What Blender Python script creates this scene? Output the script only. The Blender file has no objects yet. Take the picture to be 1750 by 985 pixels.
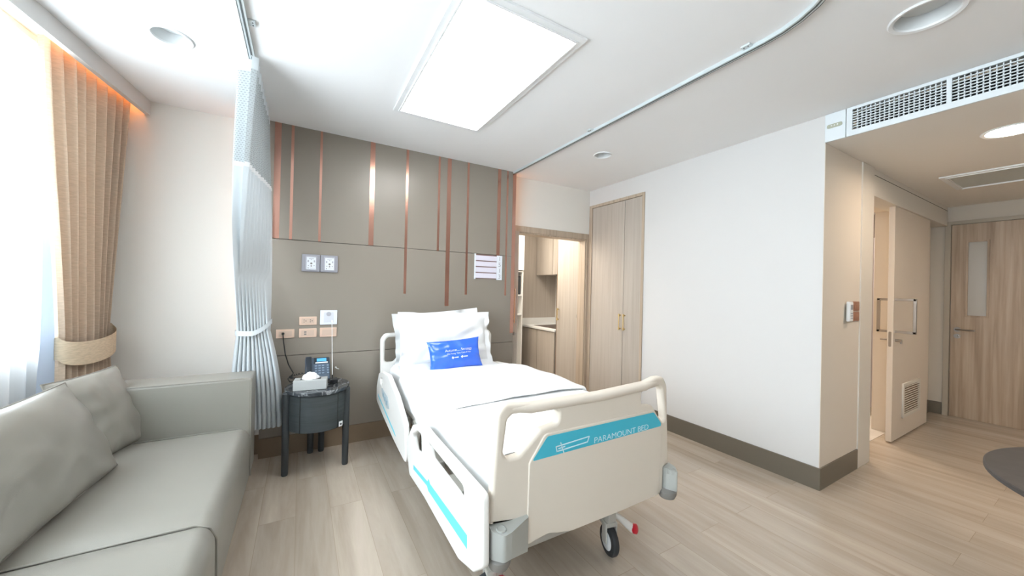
import bpy, bmesh, math, random
from mathutils import Vector, Matrix, noise

# ---------------------------------------------------------------- camera, world, lights, exposure
SC = bpy.context.scene
COL = SC.collection
random.seed(7)
YAW, PITCH, ROLL = math.radians(30.1848), math.radians(0.2030), math.radians(1.2993)
EYE = Vector((0, 0, 1.35))
_f = Vector((math.sin(YAW)*math.cos(PITCH), math.cos(YAW)*math.cos(PITCH), math.sin(PITCH)))
_r = Vector((math.cos(YAW), -math.sin(YAW), 0))
_u = _r.cross(_f)
RV = _r*math.cos(ROLL) + _u*math.sin(ROLL)
UV = -_r*math.sin(ROLL) + _u*math.cos(ROLL)
cam_d = bpy.data.cameras.new('camera'); cam = bpy.data.objects.new('camera', cam_d); COL.objects.link(cam)
cam_d.sensor_width = 36; cam_d.lens = 36*618.63/1750; cam_d.clip_start = 0.05
cam.matrix_world = Matrix((( RV.x, UV.x, -_f.x, EYE.x), (RV.y, UV.y, -_f.y, EYE.y), (RV.z, UV.z, -_f.z, EYE.z), (0, 0, 0, 1)))
SC.camera = cam
SC.view_settings.view_transform = 'Standard'; SC.view_settings.look = 'None'
SC.view_settings.gamma = 1; SC.view_settings.use_curve_mapping = False
SC.view_settings.exposure = 0.82
W = bpy.data.worlds.new('sky'); SC.world = W; W.use_nodes = True
W.node_tree.nodes['Background'].inputs[0].default_value = (.82, .91, 1, 1)
W.node_tree.nodes['Background'].inputs[1].default_value = 3.0
PANEL_E, DOWN_E, WIN_W, PANTRY_W, BATH_W, LED_E = 5.6, 78.0, 400.0, 24.0, 22.0, 8.0

def area_light(name, loc, direction, sx, sy, watts, colour):
    d = bpy.data.lights.new(name, 'AREA'); d.shape = 'RECTANGLE'; d.size = sx; d.size_y = sy
    d.energy = watts; d.color = colour
    o = bpy.data.objects.new(name, d); COL.objects.link(o); o.location = loc
    o.rotation_euler = Vector(direction).to_track_quat('-Z', 'Y').to_euler()
    return o
def xp(y): return -1.405 + .1325*y          # front of the curtain pelmet
# daylight falling on the window from outside
area_light('daylight', (xp(.6)-1.5, .8, 1.9), (1, -.13, .0), 6.0, 2.6, WIN_W, (.92, .965, 1))
area_light('pantry_lamp', (2.5, 4.45, 2.44), (0, 0, -1), .9, .9, PANTRY_W, (1, .92, .82))
area_light('bathroom_lamp', (5.3, 2.1, 2.36), (0, 0, -1), .5, .5, BATH_W, (1, .86, .70))

# ---------------------------------------------------------------- materials
def mat(name, col, rough=.5, metal=0, emit=None, es=0, spec=.5, bump=0, bscale=200, coat=0, var=0, vscale=8):
    m = bpy.data.materials.new(name); m.use_nodes = True; nt = m.node_tree; b = nt.nodes['Principled BSDF']
    b.inputs['Base Color'].default_value = (*col, 1); b.inputs['Roughness'].default_value = rough
    b.inputs['Metallic'].default_value = metal; b.inputs['Specular IOR Level'].default_value = spec
    b.inputs['Coat Weight'].default_value = coat
    if emit: b.inputs['Emission Color'].default_value = (*emit, 1); b.inputs['Emission Strength'].default_value = es
    tc = nt.nodes.new('ShaderNodeTexCoord')
    if var:
        n = nt.nodes.new('ShaderNodeTexNoise'); n.inputs['Scale'].default_value = vscale; n.inputs['Detail'].default_value = 5
        nt.links.new(tc.outputs['Object'], n.inputs['Vector'])
        r = nt.nodes.new('ShaderNodeValToRGB'); r.color_ramp.elements[0].position = .3; r.color_ramp.elements[1].position = .7
        r.color_ramp.elements[0].color = (*[c*(1-var) for c in col], 1); r.color_ramp.elements[1].color = (*[min(1, c*(1+var)) for c in col], 1)
        nt.links.new(n.outputs['Fac'], r.inputs[0]); nt.links.new(r.outputs[0], b.inputs['Base Color'])
    if bump:
        n = nt.nodes.new('ShaderNodeTexNoise'); n.inputs['Scale'].default_value = bscale; n.inputs['Detail'].default_value = 3
        nt.links.new(tc.outputs['Object'], n.inputs['Vector'])
        bp = nt.nodes.new('ShaderNodeBump'); bp.inputs['Strength'].default_value = bump; bp.inputs['Distance'].default_value = .002
        nt.links.new(n.outputs['Fac'], bp.inputs['Height']); nt.links.new(bp.outputs[0], b.inputs['Normal'])
    return m

def wood(name, c1, c2, c3, scale=(14, 14, .5), rough=.45, planks=None, coat=0):
    m = bpy.data.materials.new(name); m.use_nodes = True; nt = m.node_tree; L = nt.links; b = nt.nodes['Principled BSDF']
    b.inputs['Roughness'].default_value = rough; b.inputs['Coat Weight'].default_value = coat; b.inputs['Coat Roughness'].default_value = .2
    tc = nt.nodes.new('ShaderNodeTexCoord'); mp = nt.nodes.new('ShaderNodeMapping'); mp.inputs['Scale'].default_value = scale
    L.new(tc.outputs['Object'], mp.inputs['Vector'])
    vec = mp.outputs[0]
    if planks:
        mr = nt.nodes.new('ShaderNodeMapping'); mr.inputs['Rotation'].default_value = (0, 0, math.pi/2)
        L.new(tc.outputs['Object'], mr.inputs['Vector'])
        br = nt.nodes.new('ShaderNodeTexBrick'); br.inputs['Scale'].default_value = 1
        br.inputs['Brick Width'].default_value = planks[0]; br.inputs['Row Height'].default_value = planks[1]
        br.inputs['Mortar Size'].default_value = .0012; br.inputs['Mortar Smooth'].default_value = .3
        br.inputs['Color1'].default_value = (0, 0, 0, 1); br.inputs['Color2'].default_value = (1, 1, 1, 1); br.inputs['Mortar'].default_value = (.5, .5, .5, 1)
        br.offset = .37
        L.new(mr.outputs[0], br.inputs['Vector'])
        ad = nt.nodes.new('ShaderNodeVectorMath'); ad.operation = 'MULTIPLY_ADD'
        ad.inputs[1].default_value = (7, 5, 3); L.new(br.outputs['Color'], ad.inputs[0]); L.new(mp.outputs[0], ad.inputs[2])
        vec = ad.outputs[0]
    n = nt.nodes.new('ShaderNodeTexNoise'); n.inputs['Scale'].default_value = 1; n.inputs['Detail'].default_value = 8; n.inputs['Roughness'].default_value = .62
    n.inputs['Distortion'].default_value = .4
    L.new(vec, n.inputs['Vector'])
    r = nt.nodes.new('ShaderNodeValToRGB'); e = r.color_ramp.elements
    e[0].position = .3; e[0].color = (*c1, 1); e[1].position = .72; e[1].color = (*c3, 1)
    k = e.new(.5); k.color = (*c2, 1)
    L.new(n.outputs['Fac'], r.inputs[0]); out = r.outputs[0]
    if planks:
        mx = nt.nodes.new('ShaderNodeMix'); mx.data_type = 'RGBA'; mx.blend_type = 'MULTIPLY'
        rr = nt.nodes.new('ShaderNodeMapRange'); rr.inputs[3].default_value = .93; rr.inputs[4].default_value = 1.04
        L.new(br.outputs['Color'], rr.inputs[0]); mx.inputs[0].default_value = 1
        L.new(out, mx.inputs[6]); L.new(rr.outputs[0], mx.inputs[7])
        m2 = nt.nodes.new('ShaderNodeMix'); m2.data_type = 'RGBA'; m2.blend_type = 'MULTIPLY'
        L.new(br.outputs['Fac'], m2.inputs[0]); L.new(mx.outputs[2], m2.inputs[6]); m2.inputs[7].default_value = (.72, .68, .64, 1)
        out = m2.outputs[2]
    L.new(out, b.inputs['Base Color'])
    return m

def cloth(name, col, trans=0.0, clear=0.0, rough=.9, weave=0, tint=None):
    m = bpy.data.materials.new(name); m.use_nodes = True; nt = m.node_tree; L = nt.links; b = nt.nodes['Principled BSDF']
    b.inputs['Base Color'].default_value = (*col, 1); b.inputs['Roughness'].default_value = rough; b.inputs['Specular IOR Level'].default_value = .15
    out = nt.nodes['Material Output']; cur = b.outputs[0]
    tc = nt.nodes.new('ShaderNodeTexCoord')
    if weave:
        mp = nt.nodes.new('ShaderNodeMapping'); mp.inputs['Scale'].default_value = (30, 30, 140); L.new(tc.outputs['Object'], mp.inputs['Vector'])
        n = nt.nodes.new('ShaderNodeTexNoise'); n.inputs['Scale'].default_value = 1.2; n.inputs['Detail'].default_value = 6; L.new(mp.outputs[0], n.inputs['Vector'])
        r = nt.nodes.new('ShaderNodeValToRGB'); r.color_ramp.elements[0].position = .35; r.color_ramp.elements[1].position = .68
        r.color_ramp.elements[0].color = (*[c*(1-weave) for c in col], 1); r.color_ramp.elements[1].color = (*[min(1, c*(1+weave)) for c in col], 1)
        L.new(n.outputs['Fac'], r.inputs[0]); L.new(r.outputs[0], b.inputs['Base Color'])
    if trans:
        t = nt.nodes.new('ShaderNodeBsdfTranslucent'); t.inputs[0].default_value = (*(tint or col), 1)
        mx = nt.nodes.new('ShaderNodeMixShader'); mx.inputs[0].default_value = trans; L.new(cur, mx.inputs[1]); L.new(t.outputs[0], mx.inputs[2]); cur = mx.outputs[0]
    if clear:
        t = nt.nodes.new('ShaderNodeBsdfTransparent')
        mx = nt.nodes.new('ShaderNodeMixShader'); mx.inputs[0].default_value = clear; L.new(cur, mx.inputs[1]); L.new(t.outputs[0], mx.inputs[2]); cur = mx.outputs[0]
    L.new(cur, out.inputs['Surface'])
    return m

def glass(name, col=(1, 1, 1), gloss=.08, frost=False):
    m = bpy.data.materials.new(name); m.use_nodes = True; nt = m.node_tree; L = nt.links; nt.nodes.remove(nt.nodes['Principled BSDF'])
    out = nt.nodes['Material Output']; t = nt.nodes.new('ShaderNodeBsdfTransparent'); t.inputs[0].default_value = (*col, 1)
    g = nt.nodes.new('ShaderNodeBsdfGlossy'); g.inputs['Roughness'].default_value = .05
    mx = nt.nodes.new('ShaderNodeMixShader'); mx.inputs[0].default_value = gloss
    L.new(t.outputs[0], mx.inputs[1]); L.new(g.outputs[0], mx.inputs[2]); L.new(mx.outputs[0], out.inputs['Surface'])
    return m

M = {}
M['ceil'] = mat('ceiling_paint', (.87, .87, .865), .9, spec=.1, bump=.05, bscale=90)
M['white'] = mat('wall_paint_white', (.67, .655, .635), .85, spec=.15, bump=.06, bscale=120)
M['beige'] = mat('wall_paint_beige', (.80, .765, .705), .85, spec=.15, bump=.06, bscale=120)
M['sand'] = mat('wall_paint_sand', (.74, .665, .57), .8, spec=.15, bump=.06, bscale=120)
M['frame'] = mat('painted_steel_frame', (.70, .655, .58), .5)
M['panel'] = mat('headwall_laminate', (.275, .240, .200), .30, spec=.6, bump=.02, bscale=60)
M['groove'] = mat('groove_dark', (.05, .042, .035), .8)
M['copper'] = mat('copper_inlay', (.58, .32, .25), .20, metal=1, bump=.05, bscale=400)
M['base_brown'] = mat('skirting_brown', (.245, .175, .115), .45)
M['base_dark'] = mat('skirting_olive_grey', (.150, .128, .096), .38)
M['wood'] = wood('laminate_ash', (.395, .345, .29), (.45, .40, .345), (.49, .445, .39), (26, 26, .9), .42)
M['wood_d'] = wood('laminate_oak_door', (.29, .20, .125), (.42, .305, .205), (.52, .40, .285), (22, 22, .8), .42)
M['trimw'] = wood('laminate_trim', (.36, .28, .205), (.46, .37, .28), (.53, .43, .33), (40, 40, 1.2), .45)
M['floor'] = wood('vinyl_planks', (.375, .305, .24), (.46, .385, .31), (.54, .46, .38), (9, .8, 1), .27, planks=(1.22, .18), coat=.35)
M['sofa'] = mat('grey_leatherette', (.265, .252, .220), .36, spec=.45, bump=.25, bscale=520)
M['sofa_dk'] = mat('sofa_seam', (.10, .095, .085), .7)
M['black'] = mat('black_plastic', (.012, .012, .014), .4)
M['rubber'] = mat('black_rubber', (.03, .033, .036), .6)
M['bed'] = mat('bed_resin_ivory', (.70, .63, .54), .38, spec=.4)
M['bedw'] = mat('bed_resin_white', (.82, .80, .76), .36, spec=.4)
M['bumper'] = mat('bumper_grey', (.40, .41, .385), .45)
M['bumper2'] = mat('bumper_roller_grey', (.22, .21, .195), .5)
M['aqua'] = mat('aqua_print', (.055, .47, .62), .4)
M['aqua_l'] = mat('aqua_print_light', (.13, .68, .80), .4)
M['print'] = mat('white_print', (.62, .82, .88), .5)
M['steelp'] = mat('painted_bed_steel', (.55, .53, .48), .45)
M['steel'] = mat('brushed_steel', (.36, .33, .30), .32, metal=1)
M['red'] = mat('red_plastic', (.62, .01, .03), .35)
M['linen'] = mat('white_linen', (.86, .87, .87), .85, spec=.1, bump=.12, bscale=60)
M['linen2'] = mat('white_cotton_sheet', (.85, .865, .875), .85, spec=.1, bump=.12, bscale=60)
M['satin'] = mat('blue_satin', (.03, .15, .78), .26, spec=.7, coat=.25)
M['tprint'] = mat('cushion_print', (.72, .80, .95), .6)
M['priv'] = cloth('pale_blue_curtain', (.68, .72, .74), trans=.2)
M['mesh'] = cloth('curtain_mesh', (.50, .55, .56), trans=.3)
M['drape'] = cloth('tan_drape', (.60, .475, .36), trans=.12, weave=.09)
M['lining'] = cloth('drape_lining', (.50, .60, .74), trans=.15)
M['band'] = cloth('tan_tieback', (.62, .51, .37), trans=0, weave=.1)
M['sheer'] = cloth('sheer_voile', (.93, .95, .96), trans=.65, clear=.22, tint=(.95, .97, .98))
M['alu'] = mat('track_aluminium', (.62, .67, .68), .4, metal=.3)
M['alud'] = mat('track_dark', (.09, .10, .10), .6)
M['fix'] = mat('fixture_white', (.82, .83, .83), .5)
M['lampon'] = mat('diffuser_lit', (1, 1, 1), .5, emit=(1, .985, .965), es=PANEL_E)
M['downon'] = mat('downlight_lit', (1, 1, 1), .5, emit=(1, .82, .64), es=DOWN_E)
M['lampoff'] = mat('diffuser_unlit', (.52, .55, .53), .5)
M['cone'] = mat('downlight_cone', (.68, .70, .70), .35)
M['led'] = mat('led_amber', (1, .6, .3), .5, emit=(1, .36, .10), es=LED_E)
M['grille'] = mat('grille_white', (.74, .79, .81), .4)
M['void'] = mat('duct_dark', (.012, .012, .014), .9)
M['plate'] = mat('outlet_champagne', (.76, .56, .44), .35, metal=.15)
M['plate2'] = mat('outlet_champagne_inset', (.66, .50, .40), .4, metal=.15)
M['platew'] = mat('outlet_white', (.78, .81, .86), .35)
M['platewi'] = mat('outlet_white_inset', (.66, .68, .73), .4)
M['gasg'] = mat('gas_box_grey', (.33, .33, .37), .4)
M['gasg2'] = mat('gas_box_grey_light', (.44, .44, .49), .4)
M['slot'] = mat('socket_black', (.02, .02, .02), .5)
M['gold'] = mat('brass_pull', (.62, .45, .20), .3, metal=.9)
M['drumm'] = wood('charcoal_stained_wood', (.030, .036, .038), (.042, .05, .052), (.056, .064, .066), (3, 3, 60), .5)
M['legm'] = mat('charcoal_leg', (.040, .046, .050), .5)
M['marble'] = None
M['phone'] = mat('phone_slate', (.055, .085, .125), .4)
M['phone2'] = mat('phone_dark', (.018, .025, .035), .3)
M['screen'] = mat('phone_screen', (.06, .25, .50), .2, emit=(.08, .33, .65), es=.5)
M['tissuebox'] = mat('tissue_box_grey', (.42, .43, .42), .5)
M['tissue'] = mat('tissue_paper', (.9, .91, .92), .9)
M['copperplate'] = mat('switch_copper', (.50, .25, .16), .35, metal=.5)
M['glass'] = glass('clear_glass', (.97, .99, 1), .05)
M['frost'] = mat('frosted_vision_glass', (.46, .42, .36), .25)
M['marble_w'] = mat('bathroom_marble_tile', (.74, .70, .66), .25, var=.12, vscale=3)
M['counter'] = mat('counter_white', (.80, .80, .78), .3)
M['sink'] = mat('sink_dark', (.05, .028, .022), .35)
M['tableg'] = mat('table_slate_grey', (.055, .050, .048), .45, var=.15, vscale=20)
M['padkey'] = mat('pad_key_blue', (.25, .40, .48), .4)
M['key'] = mat('phone_keys', (.16, .22, .29), .4)
M['bathc'] = cloth('shower_curtain_cloth', (.66, .63, .66), trans=.3)
M['bathm'] = cloth('shower_curtain_mesh', (.33, .29, .27), trans=.2)

def marble():
    m = bpy.data.materials.new('dark_marble'); m.use_nodes = True; nt = m.node_tree; L = nt.links; b = nt.nodes['Principled BSDF']
    b.inputs['Roughness'].default_value = .12; tc = nt.nodes.new('ShaderNodeTexCoord')
    n = nt.nodes.new('ShaderNodeTexNoise'); n.inputs['Scale'].default_value = 5; n.inputs['Detail'].default_value = 8; n.inputs['Distortion'].default_value = 1.6
    L.new(tc.outputs['Object'], n.inputs['Vector'])
    r = nt.nodes.new('ShaderNodeValToRGB'); e = r.color_ramp.elements
    e[0].position = .40; e[0].color = (.028, .034, .040, 1); e[1].position = .60; e[1].color = (.045, .052, .06, 1)
    k = e.new(.50); k.color = (.30, .31, .32, 1); k = e.new(.475); k.color = (.06, .066, .072, 1); k = e.new(.525); k.color = (.05, .056, .062, 1)
    L.new(n.outputs['Fac'], r.inputs[0]); L.new(r.outputs[0], b.inputs['Base Color'])
    return m
M['marble'] = marble()

def mesh_cloth():
    # open net: procedural holes in the weave, a property of the cloth itself
    m = bpy.data.materials.new('curtain_net'); m.use_nodes = True; nt = m.node_tree; L = nt.links; b = nt.nodes['Principled BSDF']
    b.inputs['Base Color'].default_value = (.44, .475, .485, 1); b.inputs['Roughness'].default_value = .9
    uv = nt.nodes.new('ShaderNodeUVMap')
    br = nt.nodes.new('ShaderNodeTexBrick'); br.inputs['Scale'].default_value = 1
    br.inputs['Brick Width'].default_value = .016; br.inputs['Row Height'].default_value = .011; br.inputs['Mortar Size'].default_value = .0036
    L.new(uv.outputs[0], br.inputs['Vector'])
    t = nt.nodes.new('ShaderNodeBsdfTransparent'); mx = nt.nodes.new('ShaderNodeMixShader')
    mr = nt.nodes.new('ShaderNodeMapRange'); mr.inputs[3].default_value = .45; mr.inputs[4].default_value = 0
    L.new(br.outputs['Fac'], mr.inputs[0]); L.new(mr.outputs[0], mx.inputs[0])
    L.new(b.outputs[0], mx.inputs[1]); L.new(t.outputs[0], mx.inputs[2]); L.new(mx.outputs[0], nt.nodes['Material Output'].inputs['Surface'])
    return m
M['net'] = mesh_cloth()

# ---------------------------------------------------------------- helpers
def tag(o, label=None, cat=None, group=None, kind=None):
    if label: o['label'] = label
    if cat: o['category'] = cat
    if group: o['group'] = group
    if kind: o['kind'] = kind
    return o
def thing(name, label, cat, loc=(0, 0, 0), group=None):
    o = bpy.data.objects.new(name, None); COL.objects.link(o); o.location = loc; o.empty_display_size = .1
    return tag(o, label, cat, group)
def attach(o, parent):
    if parent is not None:
        bpy.context.view_layer.update()
        o.parent = parent; o.matrix_parent_inverse = parent.matrix_world.inverted()
    return o
def smooth(me, ang=40):
    me.polygons.foreach_set('use_smooth', [True]*len(me.polygons))
    try: me.set_sharp_from_angle(angle=math.radians(ang))
    except Exception: pass
def obj(name, bm, m, parent=None, sm=40, bevel=0, seg=2, kind=None, label=None):
    if isinstance(bm, bmesh.types.BMesh):
        bmesh.ops.recalc_face_normals(bm, faces=bm.faces)
        me = bpy.data.meshes.new(name); bm.to_mesh(me); bm.free()
    else: me = bm
    me.materials.clear(); me.materials.append(m)
    if sm: smooth(me, sm)
    o = bpy.data.objects.new(name, me); COL.objects.link(o)
    if bevel:
        b = o.modifiers.new('bevel', 'BEVEL'); b.width = bevel; b.segments = seg; b.limit_method = 'ANGLE'; b.angle_limit = math.radians(35)
    attach(o, parent)
    if kind: o['kind'] = kind
    if label: o['label'] = label
    return o
def struct(name, bm, m, **k): return obj(name, bm, m, kind='structure', **k)
def B(): return bmesh.new()
def box(bm, a, b):
    (x0, y0, z0), (x1, y1, z1) = a, b
    if bm is None: bm = B()
    v = [bm.verts.new(p) for p in ((x0, y0, z0), (x1, y0, z0), (x1, y1, z0), (x0, y1, z0), (x0, y0, z1), (x1, y0, z1), (x1, y1, z1), (x0, y1, z1))]
    for f in ((0, 3, 2, 1), (4, 5, 6, 7), (0, 1, 5, 4), (1, 2, 6, 5), (2, 3, 7, 6), (3, 0, 4, 7)): bm.faces.new([v[i] for i in f])
    return bm
def obox(bm, c, ax, ay, az):
    """box at centre c with half vectors"""
    if bm is None: bm = B()
    c, ax, ay, az = map(Vector, (c, ax, ay, az)); v = []
    for k in (-1, 1):
        for i, j in ((-1, -1), (1, -1), (1, 1), (-1, 1)): v.append(bm.verts.new(c+ax*i+ay*j+az*k))
    for f in ((0, 3, 2, 1), (4, 5, 6, 7), (0, 1, 5, 4), (1, 2, 6, 5), (2, 3, 7, 6), (3, 0, 4, 7)): bm.faces.new([v[i] for i in f])
    return bm
def prism(bm, poly, h0, h1, axis=2):
    """poly in the two other axes, extruded along axis"""
    if bm is None: bm = B()
    def P(p, h): return {2: (p[0], p[1], h), 1: (p[0], h, p[1]), 0: (h, p[0], p[1])}[axis]
    a = [bm.verts.new(P(p, h0)) for p in poly]; b = [bm.verts.new(P(p, h1)) for p in poly]
    bm.faces.new(a); bm.faces.new(b[::-1]); n = len(poly)
    for i in range(n): bm.faces.new((a[i], b[i], b[(i+1) % n], a[(i+1) % n]))
    return bm
def tube(bm, pts, r, n=12, cap=True, radii=None):
    if bm is None: bm = B()
    pts = [Vector(p) for p in pts]; rings = []; up = None
    for i, p in enumerate(pts):
        d = (pts[min(i+1, len(pts)-1)] - pts[max(i-1, 0)]).normalized()
        if up is None: up = d.orthogonal().normalized()
        up = (up - d*up.dot(d)).normalized(); s = d.cross(up)
        rr = radii[i] if radii else r
        rings.append([bm.verts.new(p + (up*math.cos(2*math.pi*k/n) + s*math.sin(2*math.pi*k/n))*rr) for k in range(n)])
    for a, b in zip(rings, rings[1:]):
        for k in range(n): bm.faces.new((a[k], a[(k+1) % n], b[(k+1) % n], b[k]))
    if cap: bm.faces.new(rings[0][::-1]); bm.faces.new(rings[-1])
    return bm
def cyl(bm, c, r, h, axis=(0, 0, 1), n=24, r2=None):
    c = Vector(c); a = Vector(axis).normalized()*h/2
    return tube(bm, [c-a, c+a], r, n, radii=[r, r if r2 is None else r2])
def lathe(bm, c, prof, axis=(0, 0, 1), n=32, cap=True):
    """profile of (radius, height) along axis"""
    if bm is None: bm = B()
    c = Vector(c); a = Vector(axis).normalized(); u = a.orthogonal().normalized(); s = a.cross(u); rings = []
    for r, h in prof: rings.append([bm.verts.new(c+a*h+(u*math.cos(2*math.pi*k/n)+s*math.sin(2*math.pi*k/n))*max(r, 1e-5)) for k in range(n)])
    for p, q in zip(rings, rings[1:]):
        for k in range(n): bm.faces.new((p[k], p[(k+1) % n], q[(k+1) % n], q[k]))
    if cap: bm.faces.new(rings[0][::-1]); bm.faces.new(rings[-1])
    return bm
def fillet(poly, r, n=5):
    out = []; N = len(poly)
    rs = r if isinstance(r, (list, tuple)) else [r]*N
    for i in range(N):
        p = Vector(poly[i]); a = Vector(poly[i-1])-p; b = Vector(poly[(i+1) % N])-p
        la, lb = a.length, b.length; a.normalize(); b.normalize()
        ang = math.acos(max(-1, min(1, a.dot(b)))); rr = rs[i]
        if rr <= 0 or ang > 3.05: out.append(tuple(p)); continue
        d = min(rr/math.tan(ang/2), la*.48, lb*.48)
        p0 = p+a*d; p1 = p+b*d
        for k in range(n+1):
            t = k/n; out.append(tuple(p0*(1-t)**2 + p*2*t*(1-t) + p1*t*t))
    return out
def plate_mesh(loops, thick, bevel=0.0, mw=None, res=3):
    """flat plate with holes, from outline loops in (u, v), centred in thickness on w = 0; mw maps (u, v, w) to the room"""
    c = bpy.data.curves.new('tmp', 'CURVE'); c.dimensions = '2D'; c.fill_mode = 'BOTH'
    c.extrude = max(thick/2-bevel, 0); c.bevel_depth = bevel; c.bevel_resolution = res; c.offset = -bevel
    for lp in loops:
        s = c.splines.new('POLY'); s.points.add(len(lp)-1)
        for p, q in zip(s.points, lp): p.co = (q[0], q[1], 0, 1)
        s.use_cyclic_u = True
    o = bpy.data.objects.new('tmp', c); COL.objects.link(o)
    me = bpy.data.meshes.new_from_object(o.evaluated_get(bpy.context.evaluated_depsgraph_get()))
    bpy.data.objects.remove(o); bpy.data.curves.remove(c)
    if mw is not None: me.transform(mw)
    if mw is not None and mw.determinant() < 0: me.flip_normals()
    return me
def frame_m(o, u, v, w):
    o, u, v, w = map(Vector, (o, u, v, w))
    return Matrix(((u.x, v.x, w.x, o.x), (u.y, v.y, w.y, o.y), (u.z, v.z, w.z, o.z), (0, 0, 0, 1)))
def text_mesh(s, size, thick, mw, space=1.0, align='LEFT', offset=0):
    c = bpy.data.curves.new('tmp', 'FONT'); c.body = s; c.size = size; c.extrude = thick; c.space_character = space; c.align_x = align; c.offset = offset
    o = bpy.data.objects.new('tmp', c); COL.objects.link(o)
    me = bpy.data.meshes.new_from_object(o.evaluated_get(bpy.context.evaluated_depsgraph_get()))
    bpy.data.objects.remove(o); bpy.data.curves.remove(c)
    me.transform(mw)
    return me
def grid(bm, f, nu, nv, closed_u=False):
    if bm is None: bm = B()
    uvl = bm.loops.layers.uv.verify()
    vs = [[bm.verts.new(f(i/nu, j/nv)) for i in range(nu+(0 if closed_u else 1))] for j in range(nv+1)]
    for j in range(nv):
        for i in range(nu):
            k = (i+1) % len(vs[0]); fa = bm.faces.new((vs[j][i], vs[j][k], vs[j+1][k], vs[j+1][i]))
    return bm
def pillow(w, h, t, mw, n=26, pinch=.06, wr=.006, seed=0, flange=0, power=.42, sag=0, corner=1):
    """stuffed cushion in (u, v, w)"""
    bm = B(); front = {}; back = {}
    def pos(i, j, s):
        u = -1+2*i/n; v = -1+2*j/n
        # edge bows inward between the corners
        x = u*(1-pinch*(1-abs(v)**2)*abs(u)**3); y = v*(1-pinch*(1-abs(u)**2)*abs(v)**3)
        e = max(0, (1-u*u)*(1-v*v))
        z = t/2*e**power*s
        q = Vector((u*2.2+seed, v*2.2-seed, s*.7+seed)); edge = (abs(u)**4+abs(v)**4)
        z += s*wr*e**.3*(noise.noise(q*1.3)*2.2)
        # creases running in from the corners and sides
        z += s*wr*1.5*e**.25*min(1, edge+.2)*math.sin(9*math.atan2(v, u)+seed*3+2*noise.noise(q))
        y -= sag*(1-v)*.5*(1-abs(u))*0
        return Vector((x*w/2, y*h/2, z))
    for i in range(n+1):
        for j in range(n+1):
            front[i, j] = bm.verts.new(pos(i, j, 1))
            back[i, j] = front[i, j] if i in (0, n) or j in (0, n) else bm.verts.new(pos(i, j, -1))
    for i in range(n):
        for j in range(n):
            bm.faces.new((front[i, j], front[i+1, j], front[i+1, j+1], front[i, j+1]))
            bm.faces.new((back[i, j+1], back[i+1, j+1], back[i+1, j], back[i, j]))
    bm.transform(mw)
    return bm
def pillow_flange(w, h, fl, mw, n=26, pinch=.06, seed=0, th=.004):
    """flat ruffled border of a pillowcase"""
    bm = B(); ring = []
    def edge(k):
        s, t = divmod(k, n); u = -1+2*t/n
        return [(u, -1), (1, u), (-u, 1), (-1, -u)][s]
    for k in range(4*n):
        u, v = edge(k); x = u*(1-pinch*(1-abs(v)**2)*abs(u)**3)*w/2; y = v*(1-pinch*(1-abs(u)**2)*abs(v)**3)*h/2
        ox = fl*(u if abs(u) > .98 else u**9); oy = fl*(v if abs(v) > .98 else v**9)
        wob = .018*noise.noise(Vector((u*3+seed, v*3, seed)))+.006*math.sin(k*.9+seed)
        a = Vector((x*.985, y*.985, 0)); b = Vector((x+ox*.5, y+oy*.5, wob*.6)); c = Vector((x+ox, y+oy, wob*1.6))
        ring.append([bm.verts.new(p+Vector((0, 0, dz))) for p in (a, b, c) for dz in (-th/2, th/2)])
    N = 4*n
    for k in range(N):
        A, C = ring[k], ring[(k+1) % N]
        for i, j in ((0, 2), (2, 4)):
            bm.faces.new((A[i], A[j], C[j], C[i])); bm.faces.new((A[i+1], C[i+1], C[j+1], A[j+1]))
        bm.faces.new((A[4], A[5], C[5], C[4])); bm.faces.new((A[0], C[0], C[1], A[1]))
    bm.transform(mw); return bm
def sheet(f, s0, s1, t0, t1, ns, nt, th=.003, uvscale=None):
    """cloth surface with a little thickness from f(s, t)"""
    me_bm = B(); uvl = me_bm.loops.layers.uv.new('UVMap')
    V = [[me_bm.verts.new(f(s0+(s1-s0)*i/ns, t0+(t1-t0)*j/nt)) for i in range(ns+1)] for j in range(nt+1)]
    for j in range(nt):
        for i in range(ns):
            fa = me_bm.faces.new((V[j][i], V[j][i+1], V[j+1][i+1], V[j+1][i]))
            if uvscale:
                for lp, (a, b) in zip(fa.loops, ((i, j), (i+1, j), (i+1, j+1), (i, j+1))):
                    lp[uvl].uv = (a/ns*uvscale[0], b/nt*uvscale[1])
    return me_bm
def lerp(a, b, t): return a+(b-a)*t
def sstep(t): t = max(0, min(1, t)); return t*t*(3-2*t)

# ---------------------------------------------------------------- structure
CH = 2.615; SH = 2.422; YB = 3.49; XR = 3.143; XE = 6.515; YC = 1.096; YF = -2.6; YP = 3.374
def circle(x, y, r, n=32): return [(x+r*math.cos(2*math.pi*k/n), y+r*math.sin(2*math.pi*k/n)) for k in range(n)]
struct('floor', box(None, (-2.4, YF-.1, -.06), (XE+1.0, 3.6, 0)), M['floor'])
DL = [(-.61, 2.512, .078), (2.388, 2.488, .072), (2.378, .475, .105)]
struct('ceiling', plate_mesh([[(-2.1, YF-.1), (XE+.12, YF-.1), (XE+.12, YB+.1), (-2.1, YB+.1)]] + [circle(*d) for d in DL], .05, 0, Matrix.Translation((0, 0, CH+.025))), M['ceil'])
CD = (3.83, .395, .105); CD_FILL = (5.35, -.55, .105)
struct('trim_1', plate_mesh([[(XR+.003, YF), (XE, YF), (XE, YC+.14), (XR+.003, YC+.14)], circle(*CD), circle(*CD_FILL)], .04, 0, Matrix.Translation((0, 0, SH+.02))), mat('corridor_ceiling_paint', (.80, .76, .70), .9, spec=.1))   # lowered corridor ceiling
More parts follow.
